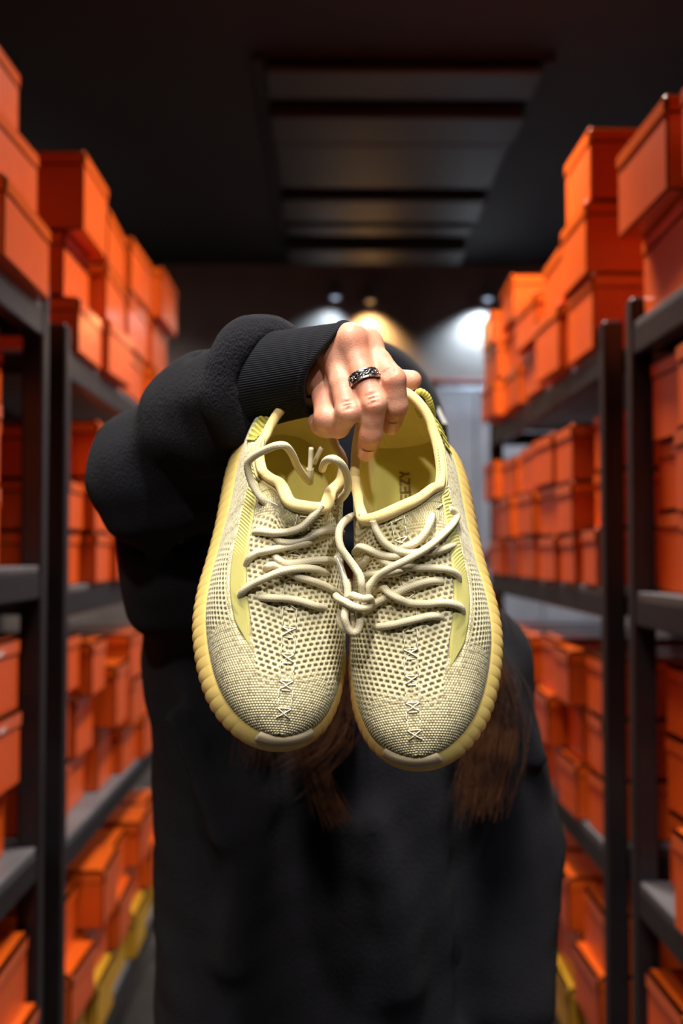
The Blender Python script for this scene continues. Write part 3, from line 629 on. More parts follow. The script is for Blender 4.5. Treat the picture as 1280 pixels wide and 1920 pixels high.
    for q, y_ in enumerate(ys_):
        st = .0062; hw = .0046
        if q % 3 == 0:   segs = [((y_, -hw), (y_+st, hw)), ((y_, hw), (y_+st, -hw))]
        elif q % 3 == 1: segs = [((y_, -hw), (y_, hw)), ((y_, -hw), (y_+st, -hw*.95)), ((y_, hw), (y_+st, hw*.95))]
        else:            segs = [((y_, -hw), (y_+st, -hw)), ((y_, hw), (y_+st, hw)), ((y_+st*.9, -hw*.6), (y_+st*.9, hw*.6))]
        for (ya, xa), (yb2, xb2) in segs:
            pts = [sp_(ya+(yb2-ya)*f, xa+(xb2-xa)*f) for f in (0, .34, .67, 1)]; pts = np.array(pts)
            V, Fq = sweep(pts, .00042, 5, True); mb.add(V*[mir, 1, 1], Fq)
    mb.build('seam_stitching', M['thread'], root, True)
    # ---------------- heel pull loop of cord and its stitched tab
    hy = .286*SHOE_SCALE[1]
    zz0 = .088
    for part, pts, rad in (('pull_loop', [(-.004, hy+.004, zz0-.014), (-.006, hy+.008, zz0-.002), (-.005, hy+.014, zz0+.012), (.000, hy+.014, zz0+.020), (.006, hy+.011, zz0+.014), (.008, hy+.006, zz0+.004), (.008, hy+.003, zz0-.014)], .0026),):
        if key == 'right': pts = [(p[0]*.7+.021, (p[1]-hy)*.8+hy-.013, (p[2]-zz0)*.65+zz0-.006) for p in pts]
        Pc = catmull(np.array(pts), .0005); sl = np.arange(len(Pc))*.0005; tw = np.abs(np.sin(sl/.0022*np.pi)); V, Fq = sweep(Pc, rad*(.86+.14*tw), 12, True)
        ct = np.array(lin((206, 198, 96)))*tw[:, None]+np.array(lin((140, 130, 50)))*(1-tw[:, None]); ct = np.vstack([np.repeat(ct, 12, 0), ct[:1], ct[-1:]])
        new_mesh(part, V*[mir, 1, 1], Fq, M['cord'], root, True, ct)
    P_, N_, arc_, ac_, Y_, th_ = surf[1]
    ia, ib = np.argmin(np.abs(y1-.243)), np.argmin(np.abs(y1-.281)); ja, jb = int(NJ*.45), int(NJ*.76)
    G = (P_+N_*.0012)[ia:ib, ja:jb:2]; wv = np.sin(np.arange(G.shape[0])*.55)[:, None]; G = G+N_[ia:ib, ja:jb:2]*(.0004*wv)[..., None]
    ct = np.array(lin((198, 186, 84)))*(.75+.25*wv[..., None])+np.zeros_like(G)
    G = G[::1]; Vt = (G*[mir, 1, 1]).reshape(-1, 3); new_mesh('heel_tab', Vt, quads(G.shape[0], G.shape[1], mir < 0), M['cord'], root, True, ct.reshape(-1, 3))
    return root, upper, R, org
SHOE = {}
SHOE['left'] = build_shoe('left', 'pale yellow knit sneaker on the left, its tongue edge folded into a U')
SHOE['right'] = build_shoe('right', 'pale yellow knit sneaker on the right, insole lettering showing inside')

# lace centre lines in each shoe's own frame, millimetres
LACES = {
 'L3': ('left', [(-30.4, 131.0, 88.1), (-26.6, 128.9, 94.4), (-18.1, 125.9, 101.5), (-9.7, 125.5, 107.3), (-2.3, 127.2, 113.5), (3.0, 132.3, 120.3), (8.2, 139.9, 123.5)]),
 'L4': ('left', [(-17.1, 124.8, 96.4), (-13.1, 120.7, 99.5), (-5.0, 120.9, 101.5), (3.4, 124.1, 104.9), (10.9, 127.4, 108.7), (21.2, 136.1, 96.1), (33.7, 146.0, 75.4)]),
 'L5': ('left', [(-33.3, 110.2, 77.6), (-32.1, 113.0, 85.1), (-27.8, 115.0, 89.2), (-19.3, 115.9, 95.0), (-7.7, 118.4, 99.1), (4.1, 121.9, 102.1), (16.4, 130.5, 96.1)]),
 'L6': ('left', [(-16.6, 114.6, 90.8), (-13.9, 109.7, 93.5), (-8.6, 107.8, 93.2), (0.1, 109.5, 93.7), (9.6, 112.4, 93.7), (20.1, 115.7, 90.3), (32.7, 122.7, 75.4)]),
 'L7': ('left', [(-21.2, 105.7, 84.1), (-20.0, 105.7, 89.9), (-16.9, 106.5, 90.9), (-11.9, 105.6, 91.7), (-6.5, 103.5, 90.8), (0.2, 101.0, 89.6), (11.5, 99.8, 87.4), (22.7, 99.8, 81.3), (30.5, 99.1, 75.5), (36.8, 99.2, 67.4)]),
 'L8': ('left', [(-34.8, 90.1, 68.1), (-33.6, 92.3, 75.5), (-28.6, 95.0, 81.9), (-20.6, 97.6, 89.4), (-11.2, 101.2, 94.8), (0.0, 104.6, 94.8), (11.8, 107.2, 91.5), (22.2, 109.3, 82.4)]),
 'L9': ('left', [(-22.5, 88.2, 76.4), (-15.3, 86.4, 82.0), (-2.9, 87.0, 82.4), (6.8, 85.9, 82.2), (15.5, 85.1, 80.0), (23.6, 87.5, 72.5)]),
 'R2': ('right', [(24.3, 154.3, 101.5), (22.9, 147.0, 104.9), (19.5, 140.4, 105.4), (14.2, 134.8, 105.3), (8.1, 131.0, 106.7), (1.4, 131.6, 103.3)]),
 'R3': ('right', [(-13.6, 147.2, 118.5), (-13.3, 144.4, 116.7), (-12.0, 140.1, 114.6), (-8.2, 134.0, 110.4), (-1.6, 129.7, 105.8), (6.3, 127.0, 105.6), (13.9, 127.0, 103.4), (22.8, 128.8, 98.7), (30.0, 131.9, 93.8), (35.6, 139.3, 81.3)]),
 'R4': ('right', [(-34.9, 143.8, 75.8), (-26.7, 137.5, 98.4), (-19.0, 132.4, 103.9), (-10.7, 127.9, 103.7), (-2.1, 125.9, 103.8), (3.6, 128.1, 99.7)]),
 'R5': ('right', [(-14.8, 128.9, 99.0), (-8.5, 123.1, 100.8), (-1.1, 120.9, 99.7), (10.9, 118.5, 98.3), (23.0, 118.2, 94.4), (31.5, 118.2, 88.5), (36.2, 117.3, 81.0), (36.5, 114.5, 75.4)]),
 'R6': ('right', [(-29.5, 123.2, 81.3), (-18.1, 118.5, 93.5), (-8.1, 116.8, 96.2), (-0.5, 117.2, 97.9), (5.7, 120.6, 94.5)]),
 'R7': ('right', [(-20.0, 131.3, 98.4), (-24.7, 128.3, 94.2), (-31.7, 128.4, 80.8)]),
 'R8': ('right', [(-21.2, 111.0, 84.1), (-13.8, 109.7, 90.3), (-9.2, 104.1, 93.3), (-3.3, 99.9, 92.5), (3.5, 97.9, 87.7), (14.3, 96.4, 86.7), (25.0, 97.1, 83.9), (32.1, 97.0, 79.6), (36.5, 96.1, 73.6), (36.8, 93.5, 67.7)]),
 'R9': ('right', [(26.2, 111.8, 85.5), (18.9, 110.2, 91.7), (11.0, 108.5, 93.2), (3.2, 106.7, 92.1), (-4.6, 104.5, 90.8), (-16.9, 101.5, 86.5), (-25.7, 99.3, 79.9), (-33.5, 98.5, 71.0)]),
 'R10': ('right', [(-23.0, 87.9, 72.9), (-12.1, 85.4, 80.8), (0.7, 86.5, 82.9), (10.2, 88.1, 82.3), (18.2, 88.7, 82.5), (23.6, 89.7, 75.9)]),
 'R1': ('right', [(34.3, 163.9, 87.5), (37.7, 164.5, 81.8), (39.1, 161.2, 79.6), (35.7, 150.7, 88.4), (27.9, 136.9, 101.3), (19.1, 127.2, 108.0), (6.3, 120.5, 108.3), (-6.7, 116.7, 104.9), (-16.3, 114.2, 98.0), (-21.8, 110.1, 95.0), (-25.7, 104.9, 91.2)]),
 'L1': ('left', [(-25.1, 150.1, 96.2), (-28.2, 151.7, 98.5), (-31.9, 155.6, 98.9), (-37.5, 164.6, 100.1), (-41.3, 172.2, 106.7), (-39.0, 174.7, 114.3), (-32.2, 175.3, 125.6), (-25.3, 175.5, 133.1), (-19.5, 176.5, 131.5), (-12.7, 177.6, 119.8), (-4.6, 179.3, 100.7), (6.9, 184.0, 76.9)]),
 'L2': ('left', [(12.8, 181.2, 100.0), (9.0, 172.0, 125.5), (8.6, 165.9, 140.7), (11.4, 163.5, 145.8), (17.2, 162.2, 141.8), (23.2, 161.1, 131.2), (26.6, 158.3, 121.2), (26.2, 155.8, 113.9), (26.1, 160.2, 92.2)]),
 'K1': ('right', [(-21.8, 155.5, 111.9), (-34.7, 172.2, 76.5), (-34.6, 155.8, 105.8), (-37.5, 147.5, 112.6), (-38.2, 139.2, 115.5), (-37.2, 131.8, 114.1), (-33.7, 125.9, 110.5), (-29.4, 119.2, 107.6), (-26.3, 113.2, 106.4), (-25.6, 107.3, 104.5), (-26.6, 102.6, 98.0)]),
 'K2': ('right', [(-37.2, 113.1, 100.6), (-36.2, 108.7, 100.6), (-36.5, 101.9, 98.5)]),
 'K3': ('right', [(-46.4, 107.0, 89.4), (-42.6, 101.0, 99.3), (-37.7, 97.0, 103.7), (-32.6, 93.3, 104.3), (-27.4, 91.9, 101.5), (-23.6, 95.3, 93.9), (-23.5, 101.7, 85.7)]),
 'K4': ('right', [(-37.1, 101.0, 93.7), (-32.8, 101.4, 102.0), (-29.6, 99.6, 103.9), (-25.2, 98.2, 102.4), (-22.1, 100.2, 97.1), (-22.3, 100.6, 88.3)]),
 'K5': ('right', [(-37.7, 99.6, 96.5), (-38.0, 93.7, 99.4), (-38.8, 87.2, 99.8), (-37.9, 81.7, 95.9), (-35.3, 78.7, 92.8), (-31.9, 80.2, 91.7), (-29.8, 86.0, 93.0), (-30.2, 91.9, 94.7), (-30.9, 98.5, 93.5)]),
 'K6': ('right', [(-40.7, 101.4, 92.3), (-42.4, 94.9, 91.8), (-43.9, 89.7, 90.7), (-43.0, 85.0, 88.4), (-39.8, 83.0, 86.7), (-35.8, 84.2, 87.7), (-34.2, 89.4, 89.8), (-34.5, 94.3, 91.1), (-34.9, 101.0, 89.8)]),
 'tip1': ('left', [(7.0, 188.4, 85.1), (4.6, 198.8, 98.2)]),
 'tip2': ('left', [(10.7, 196.6, 81.1), (12.9, 202.1, 95.0)]),
 'tip3': ('right', [(-43.0, 131.4, 101.5), (-39.8, 122.2, 101.0), (-37.1, 112.4, 100.3)]),
 'L1b': ('left', [(9.6, 184.7, 72.2), (8.3, 185.9, 79.5), (6.9, 189.1, 85.4)]),
}
LC1, LC2 = np.array(lin((222, 211, 180))), np.array(lin((168, 152, 114)))
def build_lace(name, shoe, pts):
    mir = 1; root = SHOE[shoe][0]; P = np.array(pts)/1000
    if name.startswith('tip'):
        C = catmull(P, .002) if len(P) > 2 else np.linspace(P[0], P[1], 16); r = np.full(len(C), .0019); r[0] = .0021; r[-1] = .0016
        V, Fq = sweep(C, r, 14, True); new_mesh('lace_tip', V, Fq, M['aglet'], root); return
    C = catmull(P, .00045); n = 26; s = np.arange(len(C))[:, None]*.00045; a = np.linspace(0, 2*np.pi, n, endpoint=False)[None]
    k = s/.0021; br = np.abs(np.sin(np.pi*(k+a*6/(2*np.pi))))*np.abs(np.sin(np.pi*(k-a*6/(2*np.pi))))
    groove = np.abs(np.cos(a*4))**.5                                     # lengthwise channels of the braid
    r = .00245*(1+.0*s)+.00020*br+.00014*groove; e = np.minimum(s, s[::-1])
    V, Fq = sweep(C, r, n, True)
    c = (.45*br+.55*groove)[..., None]; col = LC1*c+LC2*(1-c); col = np.vstack([col.reshape(-1, 3), LC1, LC1])
    new_mesh('lace_knot' if name[0] == 'K' and name[1] in '3456' else 'lace', V, Fq, M['lace'], root, True, col)
for nm, (sh, pts) in LACES.items(): build_lace(nm, sh, pts)

# ================================================================== the person
def axis_pts(lo, hi, coarse, fine=()):
    """grid coordinates with finer steps inside the given spans"""
    x = lo; out = [lo]
    while x < hi:
        st = coarse
        for a, b, s in fine:
            if a-1e-9 <= x < b: st = min(st, s)
            elif x < a < x+coarse: st = min(st, max(a-x, s))
        x += st; out.append(x)
    return np.array(out, np.float32)
def round_cone(P, a, b, ra, rb, squash=None):
    a = np.asarray(a, np.float32); b = np.asarray(b, np.float32); ab = b-a; t = np.clip(((P-a)@ab)/max(float(ab@ab), 1e-12), 0, 1)
    return np.linalg.norm(P-a-t[..., None]*ab, axis=-1)-(ra+(rb-ra)*t)
def ellipsoid(P, c, r, R=None):
    q = P-np.asarray(c, np.float32)
    if R is not None: q = q@R
    r = np.asarray(r, np.float32); k0 = np.linalg.norm(q/r, axis=-1); k1 = np.linalg.norm(q/(r*r), axis=-1)
    return k0*(k0-1)/np.maximum(k1, 1e-6)
def sdf_mesh(prims, xs, ys, zs, warp=None):
    """smooth union / cut of simple solids, meshed with surface nets on a rectilinear grid"""
    Fd = np.full((len(xs), len(ys), len(zs)), .06, np.float32)
    for pr in prims:
        kind, k = pr[0], pr[-1]
        if kind in ('cone', 'cutcone'):
            a, b, ra, rb = pr[1:5]; a = np.asarray(a, float); b = np.asarray(b, float); m = max(ra, rb)+abs(k)+.012; lo, hi = np.minimum(a, b)-m, np.maximum(a, b)+m
        else:
            c, r = np.asarray(pr[1], float), np.asarray(pr[2], float); m = (r.max() if len(pr) > 4 else r)+abs(k)+.012; lo, hi = c-m, c+m
        sl = tuple(slice(max(0, np.searchsorted(ax, l)-1), np.searchsorted(ax, h)+1) for ax, l, h in zip((xs, ys, zs), lo, hi))
        sub = Fd[sl]
        if sub.size == 0: continue
        P = np.stack(np.meshgrid(xs[sl[0]], ys[sl[1]], zs[sl[2]], indexing='ij'), -1)
        if kind in ('cone', 'cutcone'): d = round_cone(P, a, b, ra, rb)
        else: d = ellipsoid(P, c, r, pr[3] if len(pr) > 4 else None)
        if kind.startswith('cut'):
            d = -d; h = np.maximum(k-np.abs(sub-d), 0)/k; Fd[sl] = np.maximum(sub, d)+h*h*k*.25
        else:
            h = np.maximum(k-np.abs(sub-d), 0)/k; Fd[sl] = np.minimum(sub, d)-h*h*k*.25
    if warp is not None: Fd = warp(Fd, xs, ys, zs)
    ins = Fd < 0
    nx, ny, nz = Fd.shape; cnt = np.zeros((nx-1, ny-1, nz-1), np.int8)
    for dx in (0, 1):
        for dy in (0, 1):
            for dz in (0, 1): cnt += ins[dx:nx-1+dx, dy:ny-1+dy, dz:nz-1+dz]
    I, J, K = np.nonzero((cnt > 0) & (cnt < 8)); n = len(I)
    vid = np.full(cnt.shape, -1, np.int32); vid[I, J, K] = np.arange(n)
    acc = np.zeros((n, 3)); num = np.zeros(n); ax = (xs, ys, zs)
    for d in range(3):
        o1, o2 = [e for e in range(3) if e != d]
        for s1 in (0, 1):
            for s2 in (0, 1):
                ofs = [0, 0, 0]; ofs[o1] = s1; ofs[o2] = s2; A = [I+ofs[0], J+ofs[1], K+ofs[2]]; B = [q.copy() for q in A]; B[d] = B[d]+1
                fa, fb = Fd[A[0], A[1], A[2]], Fd[B[0], B[1], B[2]]; w = (fa < 0) != (fb < 0); t = np.where(w, fa/np.where(w, fa-fb, 1), 0)
                p = np.stack([ax[e][A[e]]+(t*(ax[e][B[e]]-ax[e][A[e]]) if e == d else 0) for e in range(3)], 1); acc += p*w[:, None]; num += w
    V = acc/num[:, None]; Q = []
    for d in range(3):
        o1, o2 = (d+1) % 3, (d+2) % 3
        sa = [slice(1, -1)]*3; sa[d] = slice(0, Fd.shape[d]-1); sb = list(sa); sb[d] = slice(1, Fd.shape[d])
        a, b = ins[tuple(sa)], ins[tuple(sb)]; w = np.nonzero(a != b); base = [w[e]+(0 if e == d else 1) for e in range(3)]; flip = a[w]
        c = []
        for s1, s2 in ((0, 0), (1, 0), (1, 1), (0, 1)):
            q = [g.copy() for g in base]; q[o1] = q[o1]-s1; q[o2] = q[o2]-s2; c.append(vid[q[0], q[1], q[2]])
        q4 = np.stack(c, 1); q4 = np.where(flip[:, None], q4, q4[:, ::-1]); Q.append(q4[(q4 >= 0).all(1)])
    return V, np.vstack(Q)
def relax(V, Q, it=2, f=.5):
    e = np.vstack([Q[:, [0, 1]], Q[:, [1, 2]], Q[:, [2, 3]], Q[:, [3, 0]]]); deg = np.bincount(e.ravel(), minlength=len(V))[:, None]
    for _ in range(it):
        s = np.stack([np.bincount(e[:, 0], V[e[:, 1], c], len(V))+np.bincount(e[:, 1], V[e[:, 0], c], len(V)) for c in range(3)], 1)/np.maximum(deg, 1)
        V = V+f*(s-V)
    return V

M['skin'] = material('skin', lin((206, 150, 122)), .5, spec=.4, sss=.35, sss_r=(1, .36, .2), sss_scale=.006, var=.07, var_scale=60, bump=.00022, bump_scale=900, color2=lin((192, 128, 102)))
M['nail'] = material('fingernail', lin((214, 150, 136)), .28, spec=.5, var=.04, sss=.2)
M['hoodie'] = material('black_sweatshirt_fleece', lin((26, 25, 30)), .92, spec=.12, sheen=.03, var=.12, var_scale=14, bump=.0030, bump_scale=700, stretch=(1, 1, .5))
M['cuff'] = material('black_ribbed_knit', lin((27, 27, 32)), .88, spec=.14, sheen=.03, var=.10, var_scale=40, bump=.0002, bump_scale=1500)
M['trousers'] = material('black_trouser_twill', lin((24, 23, 27)), .9, spec=.15, var=.1, var_scale=20, bump=.0003, bump_scale=600)
M['beanie'] = material('navy_hat_knit', lin((20, 21, 30)), .9, spec=.15, sheen=.05, var=.1, var_scale=30, bump=.0004, bump_scale=700)
M['hair'] = material('brown_hair', lin((88, 54, 34)), .34, spec=.5, var=.3, var_scale=30, color2=lin((46, 26, 17)))
M['boot'] = material('black_leather', (.012, .012, .013), .45, var=.1)
M['ring'] = material('dark_silver', (.42, .40, .39), .28, metal=1.0, var=.15, var_scale=300, rough_var=.08)
M['ring_dark'] = material('oxidised_silver', (.06, .055, .05), .4, metal=.9, var=.1)

person = empty('person', (.02, 1.24, 0))
tag(person, 'person in a black sweatshirt and dark hat holding up two yellow sneakers', 'person')
PO = np.array([.02, 1.24, 0])
def pmesh(name, V, Q, mat, parent=person, smooth=True, attr=None): return new_mesh(name, np.asarray(V)-PO, Q, mat, parent, smooth, attr)

# ---------------- joints
WR = at(552, 684, .818)
MCP = [at(686, 648, .777), at(656, 640, .763), at(627, 666, .770), at(602, 706, .784)]
PIP = [at(736, 712, .752), at(700, 757, .745), at(653, 772, .746), at(611, 784, .758)]
DIP = [at(741, 761, .757), at(694, 812, .754), at(634, 800, .760), at(601, 796, .776)]
TIP = [at(735, 789, .768), at(688, 839, .767), at(612, 804, .776), at(592, 790, .788)]
RAD = [(.0106, .0090, .0085, .0076), (.0106, .0089, .0083, .0073), (.0100, .0085, .0078, .0069), (.0092, .0082, .0073, .0064)]
TH = [at(590, 690, .828), at(650, 708, .822), at(722, 714, .822), at(772, 713, .812)]
ELB, SHR = at(304, 885, 1.03), at(432, 1200, 1.25)
SHL = at(880, 1248, 1.26); ELL = at(962, 1580, 1.25); WRL = at(962, 1960, 1.20)
HC = at(682, 872, 1.23)                                             # middle of the head
NECK = np.array([.035, 1.27, 1.30])
hp = []
for f in range(4):
    r0, r1, r2, r3 = RAD[f]; k = .0045
    hp.append(('cone', WR+(MCP[f]-WR)*.30, MCP[f], .0112, r0+.0005, .009))
    hp.append(('cone', WR+(MCP[f]-WR)*.45+FW*.012, MCP[f]+FW*.008, .0120, r0*1.0, .009))      # palm side flesh
for f in range(4):
    r0, r1, r2, r3 = RAD[f]
    hp += [('cone', MCP[f], MCP[f]+(PIP[f]-MCP[f])*.5, r0*.98, r1*.95, .006), ('cone', MCP[f]+(PIP[f]-MCP[f])*.5, PIP[f], r1*.97, r1*1.0, .003),
           ('cone', PIP[f], PIP[f]+(DIP[f]-PIP[f])*.5, r1*1.0, r2*.97, .003), ('cone', PIP[f]+(DIP[f]-PIP[f])*.5, DIP[f], r2*.97, r2, .003), ('cone', DIP[f], TIP[f], r2, r3, .003)]
    hp.append(('ell', MCP[f]-FW*.004+UP*.002, .0075, .008))                                      # knuckle
    hp.append(('cone', WR+(MCP[f]-WR)*.45-FW*.012, MCP[f]-FW*.0045, .0020, .0030, .007))           # tendon
for f in range(3):                                                                            # webs between the fingers
    m = .5*(MCP[f]+MCP[f+1])+.16*(.5*(PIP[f]+PIP[f+1])-.5*(MCP[f]+MCP[f+1])); hp.append(('ell', m+FW*.003, .0072, .006))
hp.append(('cone', WR+(MCP[3]-WR)*.35-UP*.006, MCP[3]+(PIP[3]-MCP[3])*.08-RT*.002, .0125, .0100, .008))
hp += [('cone', WR+FW*.004, TH[0], .014, .015, .010), ('cone', TH[0], TH[1], .0165, .0125, .012), ('cone', TH[1], TH[2], .0120, .0100, .005), ('cone', TH[2], TH[3], .0098, .0074, .003)]
for i_, p in enumerate(hp):
    if p[0] == 'ell' and np.ndim(p[2]) == 0: hp[i_] = ('ell', p[1], np.array([p[2]]*3), None, p[3])
bp = list(hp)
for f in (0, 1, 2):                                                                         # skin creases over the middle joints
    for dt in (-.06, .0, .06):
        d_ = PIP[f]-MCP[f]; c_ = PIP[f]+d_*dt; side_ = np.cross(d_, -FW); side_ /= np.linalg.norm(side_); nrm_ = np.cross(side_, d_); nrm_ /= np.linalg.norm(nrm_); nrm_ = nrm_ if nrm_@FW < 0 else -nrm_
        c_ = c_+nrm_*(RAD[f][1]*1.03+.0002); bp.append(('cutcone', c_-side_*.004-nrm_*.0010, c_+side_*.004-nrm_*.0010, .0007, .0007, .0018))
bp += [('cone', WR+(.5*(MCP[1]+MCP[2])-WR)*.35, WR, .0170, .0195, .012), ('cone', WR, WR+(ELB-WR)*.35, .0200, .026, .01), ('cone', WR+(ELB-WR)*.35, ELB, .027, .036, .01), ('cone', ELB, SHR, .040, .050, .02),
       ('cone', SHL, ELL, .040, .032, .02), ('cone', ELL, WRL, .032, .022, .02), ('cone', WRL, WRL+np.array([0, -.02, -.09]), .024, .03, .02),
       ('cone', SHR, NECK+[0, .01, -.05], .055, .055, .05), ('cone', SHL, NECK+[0, .01, -.05], .055, .055, .05),
       ('cone', NECK+[0, .02, -.06], HC+[0, .045, -.03], .054, .050, .03),
       ('cone', (.02, 1.27, 1.16), (.02, 1.27, .95), .12, .11, .06), ('cone', (-.04, 1.27, .93), (.07, 1.27, .93), .095, .095, .04),
       ('cone', (-.065, 1.27, .84), (-.085, 1.26, .50), .075, .055, .03), ('cone', (-.085, 1.26, .50), (-.09, 1.28, .09), .055, .036, .02),
       ('cone', (.09, 1.27, .84), (.125, 1.26, .50), .075, .055, .03), ('cone', (.125, 1.26, .50), (.13, 1.28, .09), .055, .036, .02),
       ('cone', (-.09, 1.28, .055), (-.095, 1.15, .03), .034, .026, .02), ('cone', (.13, 1.28, .055), (.135, 1.15, .03), .034, .026, .02)]
BOW = math.radians(42); RH = np.array([[1, 0, 0], [0, math.cos(BOW), -math.sin(BOW)], [0, math.sin(BOW), math.cos(BOW)]])      # head bowed, crown toward the camera
def hd(x, y, z): return HC+RH@np.array([x, y, z])
bp += [('ell', hd(0, .012, .022), np.array([.074, .092, .092]), RH, .02), ('ell', hd(0, -.022, -.045), np.array([.058, .066, .075]), RH, .03), ('cone', hd(-.02, -.062, -.092), hd(.02, -.062, -.092), .021, .021, .02),
       ('cone', hd(0, -.082, .004), hd(0, -.101, -.030), .0075, .0125, .008), ('cone', hd(-.008, -.096, -.034), hd(.008, -.096, -.034), .0075, .0075, .006),
       ('cone', hd(-.018, -.083, -.062), hd(.018, -.083, -.062), .0065, .0065, .006), ('cone', hd(-.015, -.082, -.071), hd(.015, -.082, -.071), .0070, .0070, .005),
       ('cutcone', hd(-.040, -.092, .006), hd(-.024, -.096, .006), .010, .010, .010), ('cutcone', hd(.024, -.096, .006), hd(.040, -.092, .006), .010, .010, .010),
       ('ell', hd(-.032, -.072, .004), np.array([.0135]*3), None, .003), ('ell', hd(.032, -.072, .004), np.array([.0135]*3), None, .003),
       ('ell', hd(-.076, .012, -.012), np.array([.008, .018, .030]), RH, .006), ('ell', hd(.076, .012, -.012), np.array([.008, .018, .030]), RH, .006)]
xs = axis_pts(-.32, .36, .011, [(-.055, .082, .00095), (-.05, .15, .004)])
ys = axis_pts(.72, 1.46, .011, [(.722, .850, .00095), (1.08, 1.36, .004)])
zs = axis_pts(-.01, 1.64, .011, [(1.408, 1.525, .00095), (1.32, 1.62, .004)])
V, Q = sdf_mesh(bp, xs, ys, zs); V = relax(V, Q, 2, .4)
body = pmesh('body', V, Q, M['skin'])
def fingernail(tip, dip, w, l, back):
    d = tip-dip; d /= np.linalg.norm(d); n = back-d*(back@d); n /= np.linalg.norm(n); s = np.cross(d, n); r = w*1.25
    u = np.linspace(-1, 1, 9); v = np.linspace(-1, 1, 9); U, Vv = np.meshgrid(u, v, indexing='ij'); wd = U*w*np.sqrt(np.clip(1.06-.5*np.maximum(Vv, 0)**4-.25*np.maximum(-Vv, 0)**2, .2, 1.1))
    return lambda c: pmesh('fingernail', (c+wd[..., None]*s+(Vv*l)[..., None]*d+(np.sqrt(np.maximum(r*r-wd*wd, 0))-r)[..., None]*n-(.0012*np.maximum(Vv, 0)**2)[..., None]*n).reshape(-1, 3),
        np.array([(i*9+j, (i+1)*9+j, (i+1)*9+j+1, i*9+j+1) for i in range(8) for j in range(8)]), M['nail'], body)
for f, off in ((0, .0083), (1, .0082)):
    d = TIP[f]-DIP[f]; d /= np.linalg.norm(d); n = -FW-d*(-FW@d); n /= np.linalg.norm(n); fingernail(TIP[f], DIP[f], .0054, .0062, -FW)(TIP[f]+d*.0010+n*off)

# ---------------- finger ring on the middle finger
ra = PIP[1]-MCP[1]; rl_ = np.linalg.norm(ra); ra /= rl_; rc = MCP[1]+ra*rl_*.63
n0 = -FW-ra*(-FW@ra); n0 /= np.linalg.norm(n0); s0 = np.cross(ra, n0)
fr = empty('finger_ring', rc); tag(fr, 'silver chain-link ring on the middle finger of the raised hand', 'ring')
def circ(n, r, z): a = np.linspace(0, 2*np.pi, n, endpoint=False)[:, None]; return n0*np.cos(a)*r+s0*np.sin(a)*r+ra*z
RR = .0108
prof = [(-.0036, RR-.0012), (-.0036, RR-.0004), (.0036, RR-.0004), (.0036, RR-.0012)]
V = np.vstack([circ(64, r, z) for z, r in prof]); Fq = np.array([(i*64+j, ((i+1) % 4)*64+j, ((i+1) % 4)*64+(j+1) % 64, i*64+(j+1) % 64) for i in range(4) for j in range(64)])
new_mesh('band', V, Fq, M['ring_dark'], fr)
NB = 16
for e in (-1, 1):
    for q in range(NB):
        a0, a1 = 2*np.pi*(q+.06+.25*(e > 0))/NB, 2*np.pi*(q+.94+.25*(e > 0))/NB; aa = np.linspace(a0, a1, 5); h1 = .0010 if q % 2 else .0016
        V = []
        for a in aa:
            dv = n0*math.cos(a)+s0*math.sin(a); V += [dv*(RR-.0006)+ra*e*.0036, dv*(RR+.0008)+ra*e*.0035, dv*(RR+.0008)+ra*e*(.0035-h1), dv*(RR-.0006)+ra*e*(.0035-h1)]
        Fc = [(4*i+j, 4*i+(j+1) % 4, 4*i+4+(j+1) % 4, 4*i+4+j) for i in range(4) for j in range(4)]+[(0, 3, 2, 1), (16, 17, 18, 19)]
        new_mesh('edge_block', V, Fc, M['ring'], fr, False)
NL_ = 26
for q in range(NL_):
    a = 2*np.pi*q/NL_; dv = n0*math.cos(a)+s0*math.sin(a); tv = -n0*math.sin(a)+s0*math.cos(a); tlt = .55 if q % 2 else -.55
    e1 = (tv*math.cos(.5)+ra*math.sin(.5)); e2 = (np.cross(dv, e1)*math.cos(tlt)+dv*math.sin(tlt)); b_ = np.linspace(0, 2*np.pi, 14, endpoint=False)[:, None]
    V, Fq = sweep(dv*(RR+.0004)+e1*np.cos(b_)*.0019+e2*np.sin(b_)*.0013, .00050, 6, False, True); new_mesh('chain_link', V, Fq, M['ring'], fr)

# ---------------- sweatshirt
CU0, CU1 = at(462, 722, .862), at(598, 699, .790)
ca = CU1-CU0; cl = np.linalg.norm(ca); ca /= cl
SM = at(392, 778, .945)
sp = [('cone', CU0+ca*.004, SM, .042, .048, .02), ('cone', SM, ELB, .048, .058, .03), ('cone', ELB, ELB+(SHR-ELB)*.5, .061, .074, .03), ('cone', ELB+(SHR-ELB)*.5, SHR, .074, .088, .04),
      ('cone', at(468, 765, .864), at(420, 810, .900), .023, .036, .03),
      ('cone', SHR, (.02, 1.28, 1.20), .085, .10, .05), ('cone', SHL, (.02, 1.28, 1.20), .068, .10, .05),
      ('cone', (-.075, 1.27, 1.17), (-.070, 1.265, .80), .128, .128, .05), ('cone', (.05, 1.27, 1.17), (.055, 1.265, .80), .122, .125, .05),
      ('cone', SHL, ELL, .062, .058, .03), ('cone', ELL, WRL+[0, 0, .05], .057, .048, .02),
      ('cone', (-.05, 1.30, 1.245), (.12, 1.30, 1.245), .062, .062, .04), ('cone', (-.045, 1.35, 1.23), (.115, 1.35, 1.23), .05, .05, .04),
      ('cone', (-.03, 1.235, 1.245), (.10, 1.235, 1.245), .045, .045, .03)]
